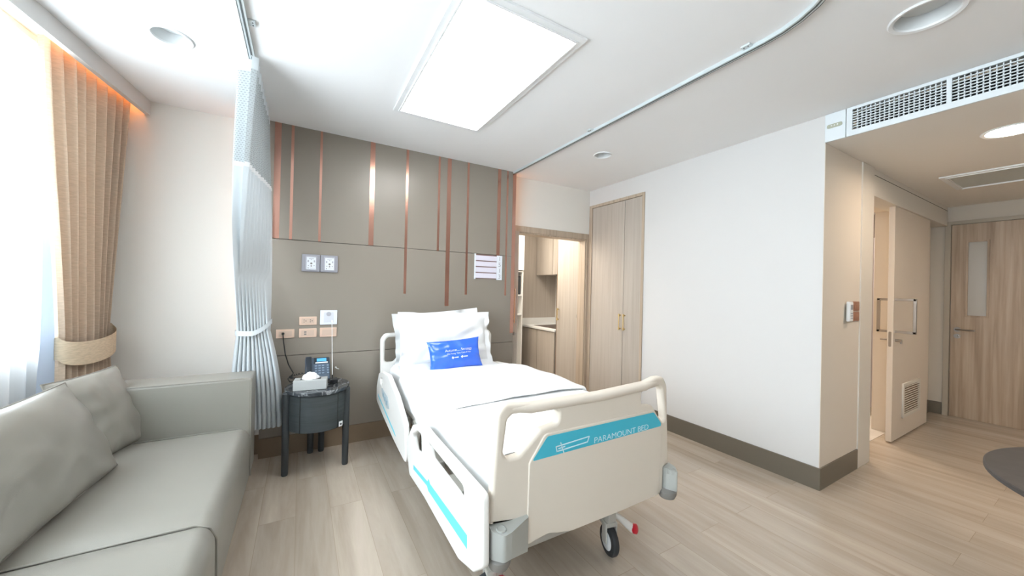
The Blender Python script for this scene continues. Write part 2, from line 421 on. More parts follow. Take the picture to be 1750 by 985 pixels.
struct('trim_2', box(None, (XR, YF, SH+.04), (XR+.02, -1.25, CH)), M['white'])
# back wall with the pantry doorway
struct('wall_back', plate_mesh([[(-1.3, 0), (2.055, 0), (2.055, 2.0), (3.10, 2.0), (3.10, 0), (XR, 0), (XR, CH), (-1.3, CH)]], .12, 0,
       frame_m((0, YB+.06, 0), (1, 0, 0), (0, 0, 1), (0, -1, 0))), M['beige'])
# right wall: wardrobe niche cut out
struct('wall_right', plate_mesh([[(YC, 0), (2.626, 0), (2.626, 2.421), (3.475, 2.421), (3.475, 0), (YB+.12, 0), (YB+.12, CH), (YC, CH)]], .10, 0,
       frame_m((XR+.05, 0, 0), (0, 1, 0), (0, 0, 1), (1, 0, 0))), M['white'])
struct('wall_corridor', box(None, (XR+.001, YC-.003, 0), (3.86, YC+.12, SH)), M['sand'])
struct('wall_bathroom', plate_mesh([[(3.86, 0), (4.07, 0), (4.07, 2.22), (5.08, 2.22), (5.08, 0), (XE, 0), (XE, SH), (3.86, SH)]], .11, 0,
       frame_m((0, 1.235+.055, 0), (1, 0, 0), (0, 0, 1), (0, -1, 0))), M['sand'])
struct('door_2', box(box(None, (3.815, YC-.012, 0), (4.065, 1.24, SH)), (4.065, 1.10, 2.20), (4.07, 1.235, 2.3)), M['frame'], bevel=.003)
hd = struct('trim_3', box(None, (4.066, 1.10, 2.20), (XE-.03, 1.232, SH)), M['frame'], bevel=.003)
obj('shadow_gap', box(None, (4.07, 1.098, 2.372), (XE-.035, 1.0995, 2.376)), M['groove'], hd)
# entry wall, with the entry door opening
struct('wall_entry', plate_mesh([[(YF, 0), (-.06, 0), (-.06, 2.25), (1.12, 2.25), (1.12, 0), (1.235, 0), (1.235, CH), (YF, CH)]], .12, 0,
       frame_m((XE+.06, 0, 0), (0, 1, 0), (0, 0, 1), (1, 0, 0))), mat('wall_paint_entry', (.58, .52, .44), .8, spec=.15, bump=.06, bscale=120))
struct('wall_leak_stop', box(None, (XE+.9, -.6, 0), (XE+1.0, 1.7, 2.6)), M['beige']).name = 'wall_sky_block'  # added unseen wall outside the entry door, stops sky light leaking under it
struct('wall_front', box(None, (-2.2, YF-.1, 0), (XE+.1, YF, CH)), M['white'])
# window wall, leaning in plan like the real one
wd = Vector((.1325, 1, 0)).normalized(); wn = Vector((1, -.1325, 0)).normalized()
WO = Vector((xp(0)-.30, 0, 0)); k_ = math.sqrt(1+.1325**2)
def wy(y): return y*k_
win = [(wy(-1.9), .98), (wy(3.18), .98), (wy(3.18), 2.50), (wy(-1.9), 2.50)]
struct('wall_window', plate_mesh([[(wy(YF), 0), (wy(3.57), 0), (wy(3.57), CH), (wy(YF), CH)], win], .12, 0, frame_m(WO-wn*.06, wd, (0, 0, 1), wn)), M['white'])
fm = frame_m(WO-wn*.06, wd, (0, 0, 1), wn)
wf = B()
def wbox(a, b, c=-.03, d=.03):
    (u0, v0), (u1, v1) = a, b
    t = B(); box(t, (u0, v0, c), (u1, v1, d)); t.transform(fm); me = bpy.data.meshes.new('t'); t.to_mesh(me); t.free(); wf.from_mesh(me); bpy.data.meshes.remove(me)
U0, U1 = wy(-1.9), wy(3.18)
wbox((U0, .98), (U1, 1.03)); wbox((U0, 2.45), (U1, 2.50)); n_ = 5
for i in range(n_+1):
    u = lerp(U0, U1-.05, i/n_); wbox((u, 1.03), (u+.05, 2.45))
wo = struct('window_1', wf, M['fix'])
t = B(); box(t, (U0+.01, .99, -.004), (U1-.01, 2.49, .004)); t.transform(fm); obj('pane', t, M['glass'], wo)
# pelmet in front of the curtain track, an amber LED strip tucked behind it
def pel(y0, y1, d0, d1, z0, z1):
    return prism(None, [(xp(y0)-d0, y0), (xp(y1)-d0, y1), (xp(y1)-d1, y1), (xp(y0)-d1, y0)], z0, z1)
struct('trim_4', pel(YF, YB, 0, .03, 2.516, CH), M['white'])
led = obj('led_strip', pel(2.45, YB-.01, .036, .046, 2.575, 2.59), M['led']); tag(led, 'amber light strip hidden behind the ceiling pelmet above the tan drape', 'light')
# skirting
struct('baseboard_right', box(None, (XR-.012, YC-.012, 0), (XR, 2.62, .152)), M['base_dark'])
struct('baseboard_corridor', box(None, (XR, YC-.012, 0), (3.812, YC, .152)), M['base_dark'])
struct('baseboard_entry', box(box(None, (XE-.012, 1.125, 0), (XE, 1.235, .14)), (6.1, 1.223, 0), (XE-.012, 1.235, .14)), M['base_dark'])
struct('baseboard_back', box(None, (-1.0, YB-.012, 0), (-.26, YB, .15)), M['base_brown'])

# ---------------------------------------------------------------- headwall panel
hp = thing('headboard_panel', 'taupe laminate wall panel with copper inlay strips behind the bed', 'wall panel', (.86, YP+.05, 0))
PX0, PX1 = -.26, 1.985
for z0, z1 in ((.152, .781), (.785, 1.703), (1.707, CH)):
    obj('panel_board', box(None, (PX0, YP, z0), (PX1, YP+.03, z1)), M['panel'], hp, bevel=.0015)
obj('backing', box(None, (PX0+.03, YP+.03, .01), (PX1-.06, YP+.065, CH)), M['groove'], hp)
obj('leak_stop_sheet', box(None, (PX0+.002, YP+.030, .15), (PX1-.002, YP+.034, CH)), M['groove'], hp, sm=0)  # added sheet that keeps LED light from leaking through the board grooves
obj('skirting', box(None, (PX0, YP-.004, 0), (PX1, YP+.03, .150)), M['base_brown'], hp, label='brown skirting')
for x0, x1, z in ((-.204, -.160, 1.707), (-.093, -.073, 1.707), (.110, .128, 1.707), (.498, .539, 1.707), (.810, .833, 1.287), (1.116, 1.136, 1.703),
                  (1.207, 1.247, 1.172), (1.416, 1.438, 1.286), (1.762, 1.800, 1.702), (1.870, 1.890, 1.283), (1.945, 1.986, .878)):
    obj('inlay_strip', box(None, (x0, YP-.0012, z), (x1, YP+.002, CH-.001)), M['copper'], hp, sm=0, label='copper strip')
led = obj('led_strip', box(None, (PX1-.052, YP+.045, .9), (PX1-.045, YP+.06, CH-.02)), M['led']); tag(led, 'amber light strip hidden behind the right edge of the taupe headwall panel', 'light')
led = obj('led_strip', box(None, (PX0+.02, YP+.045, .9), (PX0+.027, YP+.06, CH-.02)), M['led']); tag(led, 'amber light strip hidden behind the left edge of the taupe headwall panel', 'light')

# ---------------------------------------------------------------- ceiling fixtures
def panel_light(x0, x1, y0, y1, z, lit, label):
    t = thing('ceiling_light', label, 'ceiling light', ((x0+x1)/2, (y0+y1)/2, z))
    o = [(x0-.035, y0-.035), (x1+.035, y0-.035), (x1+.035, y1+.035), (x0-.035, y1+.035)]
    i = [(x0+.012, y0+.012), (x1-.012, y0+.012), (x1-.012, y1-.012), (x0+.012, y1-.012)]
    obj('frame', plate_mesh([o, i], .012, .002, Matrix.Translation((0, 0, z-.006))), M['fix'], t)
    i2 = [(x0-.004, y0-.004), (x1+.004, y0-.004), (x1+.004, y1+.004), (x0-.004, y1+.004)]; i3 = [(x0+.006, y0+.006), (x1-.006, y0+.006), (x1-.006, y1-.006), (x0+.006, y1-.006)]
    obj('bead', plate_mesh([i2, i3], .008, .002, Matrix.Translation((0, 0, z-.015))), M['fix'], t)
    obj('diffuser', box(None, (x0+.010, y0+.010, z-.008), (x1-.010, y1-.010, z-.004)), M['lampon' if lit else 'lampoff'], t, sm=0)
    return t
panel_light(.572, 1.176, 1.42, 2.63, CH, True, 'large bright rectangular ceiling light panel above the bed')
panel_light(4.87, 5.44, .08, .84, SH, False, 'unlit grey rectangular ceiling panel in the corridor')
def downlight(x, y, r, z, lit, label):
    t = thing('downlight', label, 'ceiling light', (x, y, z))
    obj('ring', lathe(None, (x, y, z), [(r*.97, .03), (r*1.16, 0), (r*1.18, -.004), (r*1.13, -.009), (r*.99, -.006), (r*.90, .03)], cap=False), M['fix'], t)
    obj('reflector', lathe(None, (x, y, z), [(r*.955, .002), (r*.82, .055), (r*.83, .06), (r*.97, .01)], cap=False), M['cone'], t)
    obj('diffuser', cyl(None, (x, y, z+(.012 if lit else .055)), r*(.93 if lit else .82), .006, n=32), M['downon' if lit else 'cone'], t, sm=0)
downlight(*DL[0], CH, False, 'unlit round downlight in the ceiling between window pelmet and curtain track')
downlight(*DL[1], CH, False, 'small unlit round downlight in the ceiling near the wardrobe')
downlight(*DL[2], CH, False, 'large unlit round downlight in the ceiling next to the air grille')
downlight(*CD, SH, True, 'lit round downlight in the lowered corridor ceiling nearest the bed')
downlight(*CD_FILL, SH, True, 'added unseen fill downlight in the lowered corridor ceiling towards the entrance door')  # added lamp out of view, brightens the bathroom door and entrance

# air-conditioning grille: face at x = XR
ag = thing('air_grille', 'long white air conditioning grille along the edge of the lowered corridor ceiling', 'air vent', (XR, .1, SH))
holes = []; cells = [(.545, .950), (.118, .525), (-.31, .097), (-.74, -.33), (-1.17, -.76)]
gl = [[(-1.25, SH), (.98, SH), (.98, CH-.002), (-1.25, CH-.002)]]
for a, b in cells: gl.append([(a, 2.460), (b, 2.460), (b, 2.594), (a, 2.594)])
obj('frame', plate_mesh(gl, .016, .002, frame_m((XR-.002, 0, 0), (0, 1, 0), (0, 0, 1), (1, 0, 0))), M['grille'], ag)
bh = B(); bv = B()
for a, b in cells:
    for i in range(1, 8):
        z = lerp(2.460, 2.594, i/8); box(bh, (XR-.004, a, z-.0022), (XR+.004, b, z+.0022))
    n = 19
    for i in range(1, n):
        y = lerp(a, b, i/n); box(bv, (XR+.004, y-.0022, 2.460), (XR+.024, y+.0022, 2.594))
obj('horizontal_blades', bh, M['grille'], ag, sm=0); obj('vertical_blades', bv, M['grille'], ag, sm=0)
obj('duct_back', box(None, (XR+.10, -1.2, SH+.045), (XR+.105, .96, 2.605)), M['void'], ag)
an = thing('access_panel', 'small white square panel with an oval indicator at the end of the air grille', 'panel', (XR, 1.04, SH))
obj('plate', box(None, (XR-.010, .984, SH), (XR+.004, YC-.001, CH-.002)), M['grille'], an, bevel=.002)
ov = fillet([(1.00, 2.511), (1.083, 2.511), (1.083, 2.537), (1.00, 2.537)], .012, 6)
obj('indicator', plate_mesh([ov], .006, .002, frame_m((XR-.012, 0, 0), (0, 1, 0), (0, 0, 1), (1, 0, 0))), mat('indicator_plate', (.42, .43, .33), .4), an, label='olive oval indicator')
db = B()
for y in (1.025, 1.041, 1.057): cyl(db, (XR-.0155, y, 2.525), .004, .002, (1, 0, 0), 10)
obj('indicator_dots', db, M['fix'], an)

# curtain track: one bent rail on the ceiling
tr = thing('curtain_track', 'pale aluminium curtain track bent around the bed on the ceiling', 'curtain track', (.8, 1.0, CH))
def track_path():
    p = [(1.955, YP-.005)]; cx, cy, r = 1.955-.42, .93, .42
    for k in range(9): a = math.radians(90*k/8); p.append((cx+r*math.cos(a), cy-r*math.sin(a)))
    cx2 = -.262+.42
    for k in range(9): a = math.radians(90+90*k/8); p.append((cx2+r*math.cos(a), cy-r*math.sin(a)))
    p.append((-.262, YP-.005)); return p
def ribbon(path, w, z0, z1, off=0):
    bm = B(); R = []
    for i, p in enumerate(path):
        a = Vector(path[max(i-1, 0)]); b = Vector(path[min(i+1, len(path)-1)]); d = (b-a).normalized(); n = Vector((-d.y, d.x)); q = Vector(p)+n*off
        R.append([bm.verts.new((q.x+n.x*s*w/2, q.y+n.y*s*w/2, z)) for s, z in ((-1, z0), (1, z0), (1, z1), (-1, z1))])
    for A, C in zip(R, R[1:]):
        for k in range(4): bm.faces.new((A[k], A[(k+1) % 4], C[(k+1) % 4], C[k]))
    bm.faces.new(R[0]); bm.faces.new(R[-1][::-1]); return bm
pth = track_path()
obj('rail', ribbon(pth, .026, CH-.020, CH-.0005), M['alu'], tr, sm=30)
obj('rail_slot', ribbon(pth, .008, CH-.0215, CH-.019), M['alud'], tr, sm=30, label='dark slot under the rail')
obj('rail_edge', ribbon(pth, .003, CH-.021, CH-.002, off=.0145), M['alud'], tr, sm=30, label='dark shadow edge of the rail')
for x, y in ((-.238, 2.155), (1.93, 2.152), (1.93, 1.0)):
    s = 1 if x < 0 else -1
    k = obj('bracket', box(None, (x-.02 if s > 0 else x-.02, y-.022, CH-.010), (x+.02, y+.022, CH-.0005)), M['alu'], tr, bevel=.002)
    sc_ = B(); cyl(sc_, (x+s*.008, y-.01, CH-.011), .003, .003, n=8); cyl(sc_, (x+s*.008, y+.01, CH-.011), .003, .003, n=8)
    obj('screws', sc_, M['alud'], k)

# ---------------------------------------------------------------- privacy curtain
def priv(s, z):
    """s along the gathered cloth, z height"""
    nf = 10; ph = s*nf*2*math.pi+.8*math.sin(s*9); zig = math.sin(ph)+.25*math.sin(2*ph+1); j = noise.noise(Vector((s*9, z*.7, 3)))
    top = Vector((-.268+.050*zig*(.9+.2*j), lerp(2.425, 3.33, s), 0))
    tie = Vector((lerp(-.385, -.200, s)+.012*math.cos(ph), 3.17+.05*zig*(1-.3*abs(2*s-1)), 0))
    bot = Vector((lerp(-.43, -.115, s)+.016*math.cos(ph)+.006*j, 3.20+.045*zig+.02*j, 0))
    if z > 1.0:
        t = (2.6-z)/(2.6-1.0); t2 = sstep(t)*.15+t*.85; p = top.lerp(tie, t2); p.x += math.sin(math.pi*t)*((-.022+.03*s)+.012*zig)
    else:
        t = (1.0-z)/(1.0-.30); p = tie.lerp(bot, 1-max(0, 1-t)**1.9)
    return Vector((p.x, min(p.y, 3.345), z))
pc = thing('privacy_curtain', 'pale blue hospital privacy curtain with mesh top, tied back beside the headwall panel', 'curtain', (-.27, 3.1, .36))
obj('top_band', sheet(priv, 0, 1, 2.592, 2.535, 260, 2), M['priv'], pc, sm=80, label='plain white top band')
obj('mesh_header', sheet(priv, 0, 1, 2.535, 2.065, 260, 10, uvscale=(3.2, .47)), M['net'], pc, sm=80, label='open grey mesh upper part')
obj('curtain_cloth', sheet(priv, 0, 1, 2.065, .30, 260, 40), M['priv'], pc, sm=80)
def pseam(s, z): p = priv(s, z); return Vector((p.x+.003, p.y-.003, z))
obj('seam', sheet(pseam, 0, 1, 2.075, 2.050, 260, 1), M['linen2'], pc, sm=80)
obj('hem', sheet(pseam, 0, 1, .41, .302, 260, 2), M['priv'], pc, sm=80)
def tieb(a, zz):
    th = 2*math.pi*a; c = math.cos(th); s_ = math.sin(th)
    z = 1.0+.05*(c > 0)*c*c-.012*s_*0+zz; return Vector((-.288+.108*c, 3.17+.082*s_, z+.03*max(0, c)))
obj('tieback', grid(None, lambda u, v: tieb(u, -.018+.036*v), 40, 1, True), M['priv'], pc, sm=60)
for i in range(14):
    y = lerp(2.43, 3.32, i/13); obj('hook', tube(None, [(-.262, y, CH-.0215), (-.262, y, 2.588)], .0022, 6), M['fix'], pc)

# ---------------------------------------------------------------- tan drape and sheer
def drape(s, z):
    nf = 9; ph = s*nf*2*math.pi+1.6*math.sin(s*6); zig = math.sin(ph)+.38*math.sin(2*ph+.9)+.25*noise.noise(Vector((s*13, z*.8, 1)))
    amp_t, amp_m = .050*(.5+.5*sstep(s*4)), .046
    yt = lerp(2.73, 3.42, s); top = Vector((xp(yt)-.095+amp_t*zig, yt, 0))
    ym = lerp(2.985, 3.385, s); tie = Vector((xp(ym)-.125+amp_m*zig*.8-.03*abs(2*s-1), ym+.006*math.cos(ph), 0))
    yb = lerp(2.93, 3.43, s); bot = Vector((xp(yb)-.125+amp_m*zig*.9, yb, 0))
    if z > .97: t = (2.58-z)/(2.58-.97); p = top.lerp(tie, sstep(t)*.3+t*.7)
    else: t = (.97-z)/.95; p = tie.lerp(bot, 1-(1-t)**2)
    return Vector((p.x, p.y, z))
dr = thing('drape', 'tan textured window drape gathered in a tieback beside the window', 'curtain', (-1.1, 3.15, .02))
obj('drape_cloth', sheet(drape, 0, 1, 2.58, .02, 240, 50), M['drape'], dr, sm=80)
def lin(s, z):
    p = drape(0, z); q = max(0, min(1, (1.7-z)/.9)); return Vector((p.x-.012-.02*s, p.y-.004-.11*s*q, z))
obj('lining', sheet(lin, 0, 1, 2.0, .02, 6, 30), M['lining'], dr, sm=80, label='pale blue lining')
def tb(a, v):
    th = 2*math.pi*a; c, s_ = math.cos(th), math.sin(th)
    y = 3.185+.222*c; x = xp(3.185)-.130+.075*s_+.1325*(y-3.185)
    drop = -.055*max(0.0, s_)**.7
    return Vector((x, y, .985+.06*(c*.35)+drop+(-.062+.124*v)*(1+.1*s_)))
obj('tieback', grid(None, tb, 48, 3, True), M['band'], dr, sm=70, label='pale tan tieback band')
def sheer(s, z):
    y = lerp(-1.95, 3.44, s); zig = math.sin(s*2*math.pi*62+1.5*math.sin(s*40)); return Vector((xp(y)-.215+.020*zig, y, z))
sh = thing('sheer_curtain', 'white translucent sheer curtain across the whole window behind the sofa', 'curtain', (-1.5, .8, .03))
obj('voile', sheet(sheer, 0, 1, 2.58, .03, 620, 3), M['sheer'], sh, sm=80)
obj('head_rail', prism(None, [(xp(-1.95)-.20, -1.95), (xp(3.44)-.20, 3.44), (xp(3.44)-.235, 3.44), (xp(-1.95)-.235, -1.95)], 2.582, CH-.001), M['fix'], sh)

# ---------------------------------------------------------------- sofa
so = thing('sofa', 'grey-green leatherette sofa under the window', 'sofa', (-.66, 1.8, 0))
SX0, SX1 = -1.06, -.255; SZ = .45
def soft_box(a, b, bev, seg=4, dome=0, n=1):
    bm = box(None, a, b); bmesh.ops.bevel(bm, geom=bm.edges[:], offset=bev, segments=seg, affect='EDGES', profile=.6)
    return bm
obj('base', soft_box((SX0, .70, .13), (SX1-.012, 2.80, .30), .012), M['sofa'], so)
def seat(y0, y1):
    def f(u, v):   # profile round the front edge
        x = lerp(-.94, SX1, u); y = lerp(y0, y1, v)
        e = min(1, (1-abs(2*v-1))*9)**.5; z = SZ+.004-.018*(1-e)+.012*math.sin(math.pi*v)*math.sin(math.pi*min(1, u*1.1))
        z += .003*noise.noise(Vector((x*4, y*4, 1)))
        return Vector((x, y, z))
    bm = B(); nu, nv = 24, 24; prof = []
    for i in range(nu+1): prof.append(('t', i/nu*.93))
    # rounded nose then straight face down
    vs = []
    for j in range(nv+1):
        v = j/nv; row = []
        for i in range(15): row.append(f(i/14*.915, v))
        e = min(1, (1-abs(2*v-1))*9)**.5; yy = lerp(y0, y1, v)
        p = f(.915, v)
        for k in range(1, 7):
            a = math.pi/2*k/6; row.append(Vector((p.x+(SX1-p.x)*math.sin(a)-.008*(1-e), yy, p.z-.075*(1-math.cos(a)))))
        row.append(Vector((SX1-.008*(1-e), yy, .30))); row.append(Vector((SX1-.006, yy, .135))); row.append(Vector((-.94, yy, .30)))
        vs.append([bm.verts.new(q) for q in row])
    for a, b in zip(vs, vs[1:]):
        for i in range(len(a)): k = (i+1) % len(a); bm.faces.new((a[i], a[k], b[k], b[i]))
    bm.faces.new(vs[0]); bm.faces.new(vs[-1][::-1]); return bm
for y0, y1 in ((.705, 1.752), (1.758, 2.797)): 
    sc_ = obj('seat_cushion', seat(y0, y1), M['sofa'], so, sm=50)
    pp = [(lerp(-.93, SX1-.07, i/8), y1-.004, SZ-.006) for i in range(9)]+[(SX1-.022, y1-.004, SZ-.028), (SX1-.003, y1-.004, SZ-.075), (SX1+.001, y1-.004, .14)]
    obj('piping', tube(None, pp, .0035, 8), M['sofa'], sc_)
obj('backrest', soft_box((SX0, .72, .14), (-.935, 2.80, .655), .03), M['sofa'], so)
obj('armrest', soft_box((SX0, 2.802, .13), (SX1-.002, 3.045, .752), .018), M['sofa'], so)
obj('armrest', soft_box((SX0, .45, .13), (SX1-.002, .700, .752), .018), M['sofa'], so)
ps = [(SX0+.05, 2.806, .750), (-.30, 2.806, .750), (-.262, 2.806, .735), (-.257, 2.806, .15)]
obj('arm_piping', tube(None, ps, .003, 8), M['sofa'], so)
for x in (SX0+.06, SX1-.06):
    for y in (.52, 2.95): obj('leg', tube(None, [(x, y, .132), (x, y, 0)], .016, 16, radii=[.02, .014]), M['black'], so)
# loose cushions
def scatter(name, label, c, w, h, t, yaw, lean, seed, group='loose back cushions on the sofa', roll=0):
    n = Vector((math.cos(yaw)*math.cos(lean), math.sin(yaw)*math.cos(lean), math.sin(lean)))
    u = Vector((0, 0, 1)).cross(n).normalized(); v = n.cross(u)
    if roll: u, v = u*math.cos(roll)+v*math.sin(roll), v*math.cos(roll)-u*math.sin(roll)
    t_ = thing(name, label, 'cushion', c, group)
    mw = frame_m(c, u, v, n)
    obj('cover', pillow(w, h, t, mw, pinch=.05, wr=.0058, seed=seed, power=.46), M['sofa'], t_, sm=70)
    pts = []
    for k in range(81):
        q = k/80*4; s, f = int(q) % 4, q-int(q); a = -1+2*f
        uu, vv = [(a, -1), (1, a), (-a, 1), (-1, -a)][s]
        x = uu*(1-.05*(1-vv*vv)*abs(uu)**3)*w/2; y = vv*(1-.05*(1-uu*uu)*abs(vv)**3)*h/2
        pts.append(mw @ Vector((x, y, 0)))
    obj('piping', tube(None, pts, .0038, 6, cap=False), M['sofa'], t_)
scatter('sofa_cushion', 'grey leatherette back cushion nearest the camera on the sofa', (-.865, 2.06, .665), .80, .46, .19, math.radians(-4), math.radians(24), 1.3)
scatter('sofa_cushion', 'grey leatherette back cushion in the corner against the far sofa arm', (-.885, 2.685, .655), .44, .45, .15, math.radians(-14), math.radians(20), 4.1)

# ---------------------------------------------------------------- hospital bed
bed = thing('hospital_bed', 'ivory hospital bed with aqua decals standing against the taupe headwall panel', 'hospital bed', (1.12, 2.2, 0))
CXB = 1.12
YZ = Matrix
def board(yc, mirror=False, name='footboard'):
    out = [(.614, .482), (.638, .885), (.665, .918), (.79, .905), (1.155, .903), (1.45, .915), (1.523, .933), (1.575, .930), (1.604, .885), (1.628, .482),
           (1.590, .474), (1.590, .345), (1.30, .338), (1.00, .338), (.925, .352), (.88, .366), (.787, .350), (.782, .450)]
    rr = [.004, .05, .04, .05, .1, .05, .03, .03, .05, .005, .004, .01, .05, .05, .04, .05, .006, .004]
    hl = [(.666, .735), (.682, .858), (.705, .874), (.905, .866), (.922, .853), (.920, .806), (.835, .795), (.735, .712), (.685, .710)]
    hr = [(1.420, .872), (1.540, .884), (1.562, .868), (1.588, .716), (1.568, .704), (1.500, .795), (1.420, .812)]
    mw = frame_m((0, yc, 0), (1, 0, 0), (0, 0, 1), (0, -1, 0))
    return plate_mesh([fillet(out, rr, 6), fillet(hl, .022, 5), fillet(hr, .02, 5)], .042, .013, mw)
fy = 1.2
fb = obj('footboard', board(fy), M['bed'], bed, sm=50)
rim = fillet([(.775, .360), (.778, .676), (.852, .776), (1.50, .776), (1.566, .700), (1.545, .352), (1.30, .346), (1.00, .346), (.925, .360), (.88, .374)], [.01, .02, .03, .03, .02, .01, .05, .05, .05, .05], 5)
obj('raised_panel', plate_mesh([rim], .010, .004, frame_m((0, fy-.0225, 0), (1, 0, 0), (0, 0, 1), (0, -1, 0))), M['bed'], fb, sm=50)
# moulded grip rail across the top
top = [(.70, .893), (.79, .884), (1.155, .882), (1.45, .893), (1.525, .908)]
obj('grip_rail', tube(None, [(x, fy-.010, z) for x, z in top], .021, 14, radii=[.012, .02, .021, .02, .012]), M['bed'], fb, sm=60)
dec = fillet([(.790, .682), (.862, .766), (1.497, .766), (1.553, .703), (1.549, .690)], [.006, .02, .02, .012, .006], 4)
FM = lambda d: frame_m((0, fy-.0275-d, 0), (1, 0, 0), (0, 0, 1), (0, -1, 0))
obj('decal', plate_mesh([dec], .001, 0, FM(.0006)), M['aqua'], fb, sm=0, label='aqua printed band')
tw = text_mesh('PARAMOUNT BED', .0365, .0003, frame_m((1.112, fy-.0287, .690), (1, 0, .004), (0, 0, 1), (0, -1, 0)), space=.98, offset=-.0003)
xs = [v.co.x for v in tw.vertices]; kx = .346/(max(xs)-min(xs)); x0 = min(xs)
for v in tw.vertices: v.co.x = 1.112+(v.co.x-x0)*kx
obj('lettering', tw, M['print'], fb, sm=0, label='white PARAMOUNT BED lettering')
lg = B(); Y_ = fy-.0287
def stroke(bm, p, q, w=.0032):
    p = Vector((p[0], Y_, p[1])); q = Vector((q[0], Y_, q[1])); d = (q-p).normalized(); n = Vector((-d.z, 0, d.x))
    obox(bm, (p+q)/2, (q-p)/2+d*w*.5, n*w*.75, (0, .0004, 0))
for p, q in (((.905, .716), (1.082, .726)), ((1.082, .726), (1.072, .704)), ((1.072, .704), (.910, .696)), ((.910, .696), (.905, .716)), ((.928, .728), (.945, .684)), ((.918, .706), (.95, .709))): stroke(lg, p, q)
obj('bed_symbol', lg, M['print'], fb, sm=0, label='white bed outline symbol')

# headboard, same family shape
hout = [(.60, .50), (.592, .90), (.625, .948), (1.12, .955), (1.615, .948), (1.648, .90), (1.64, .50), (1.50, .40), (.74, .40)]
hh = [(.628, .70), (.630, .88), (.65, .912), (.80, .916), (.80, .80), (.70, .70)]
hh2 = [(2.24-x, z) for x, z in hh]
hb = obj('headboard', plate_mesh([fillet(hout, [.03, .05, .06, .2, .06, .05, .03, .05, .05], 6), fillet(hh, .03, 5), fillet(hh2[::-1], .03, 5)], .042, .014,
        frame_m((0, 3.235, 0), (1, 0, 0), (0, 0, 1), (0, -1, 0))), M['bedw'], bed, sm=50)

def side_rail(pts, rads, holes, x, s, name='side_rail'):
    mw = frame_m((x, 0, 0), (0, 1, 0), (0, 0, 1), (s, 0, 0))
    return plate_mesh([fillet(pts, rads, 5)]+[fillet(h, .02, 5) for h in holes], .032, .011, mw)
footr = [(2.225, .417), (2.10, .550), (1.90, .618), (1.75, .612), (1.16, .612), (1.148, .36), (1.225, .292), (1.37, .247), (1.85, .256), (2.145, .240), (2.195, .34)]
fh = [[(2.10, .49), (2.00, .548), (1.920, .556), (1.905, .46), (2.04, .428)], [(1.80, .562), (1.335, .560), (1.325, .496), (1.76, .500)]]
headr = [(3.25, .50), (3.16, .628), (3.02, .668), (2.80, .690), (2.52, .612), (2.275, .492), (2.212, .262), (2.40, .272), (2.58, .286), (2.95, .33), (3.24, .375)]
hhh = [[(3.10, .60), (3.02, .62), (2.96, .60), (3.00, .55), (3.07, .56)]]
for s, x in ((-1, .588), (1, 1.602)):
    dz = 0
    footr_ = footr if s < 0 else [(max(y, 1.235), z) for y, z in footr]
    r = obj('side_rail', side_rail(footr_, [.04, .06, .06, .03, .03, .03, .03, .05, .05, .04, .03], fh, x, s), M['bedw'], bed, sm=50)
    strp = [(2.050, .340), (1.790, .368), (1.770, .390), (1.745, .376), (1.285, .398), (1.283, .347), (1.770, .330), (1.795, .344), (2.048, .316)]
    obj('stripe', plate_mesh([strp], .0012, 0, frame_m((x+s*.0163, 0, dz), (0, 1, 0), (0, 0, 1), (1, 0, 0))), M['aqua_l'], r, sm=0, label='aqua stripe')
    r = obj('side_rail', side_rail(headr, [.05, .05, .05, .06, .1, .06, .05, .05, .05, .05, .04], hhh, x, s), M['bedw'], bed, sm=50)
    obj('stripe', plate_mesh([[(3.17, .455), (2.54, .355), (2.50, .337), (2.54, .338), (3.15, .435)]], .0012, 0, frame_m((x+s*.0163, 0, dz), (0, 1, 0), (0, 0, 1), (1, 0, 0))), M['aqua_l'], r, sm=0, label='aqua stripe')
    obj('control_pad', plate_mesh([fillet([(3.02, .545), (2.78, .53), (2.70, .46), (2.80, .44), (2.98, .49)], .02, 4)], .004, .001, frame_m((x+s*.0175, 0, dz), (0, 1, 0), (0, 0, 1), (1, 0, 0))),
        mat('control_pad_grey', (.50, .56, .58), .4), r, label='grey control pad')
    for i in range(3):
        obj('pad_key', obox(None, (x+s*.020, 2.93-.065*i, .505-.012*i+dz), (.001, 0, 0), (0, .018, 0), (0, 0, .016)), M['padkey'], r, sm=0)
# corner bumpers (foot end seen), rollers below
def bumper(cx, s, y0, sy, w=.160):
    pl = [(cx+s*.003, y0+sy*.045), (cx+s*.003, y0-sy*.025), (cx+s*.035, y0-sy*.062), (cx+s*min(.07, w*.7), y0-sy*.055), (cx+s*w, y0-sy*.016), (cx+s*w, y0+sy*.045)]
    bm = prism(None, fillet(pl, [.01, .015, .02, .02, .004, .004], 5), .372, .468)
    for v in bm.verts:            # top rises towards the board, bottom tapers to the outer corner
        d = (v.co.y-(y0-sy*.06))*sy
        if v.co.z > .4: v.co.z += d*.15
        else: v.co.z += -.03*sstep((abs(v.co.x-cx)-.06)/.1)
    return bm
for cx, s, w in ((.610, 1, .166), (1.652, -1, .060)):
    b_ = obj('corner_bumper', bumper(cx, s, 1.182, 1, w), M['bumper'], bed, sm=40, label='grey corner bumper')
    hx = cx+s*.040; obj('socket', lathe(None, (hx, 1.155, .470), [(.020, -.02), (.020, .005), (.016, .006), (.0125, .001), (.0125, -.018)], n=20), M['bumper'], b_)
    obj('roller', lathe(None, (cx+s*.042, 1.172, .350), [(.02, -.028), (.036, -.022), (.044, -.004), (.044, .012), (.03, .022)], n=28), M['bumper2'], b_, label='dark grey roller')
    b_ = obj('corner_bumper', bumper(cx, s, 3.245, -1, .1), M['bumper'], bed, sm=40)
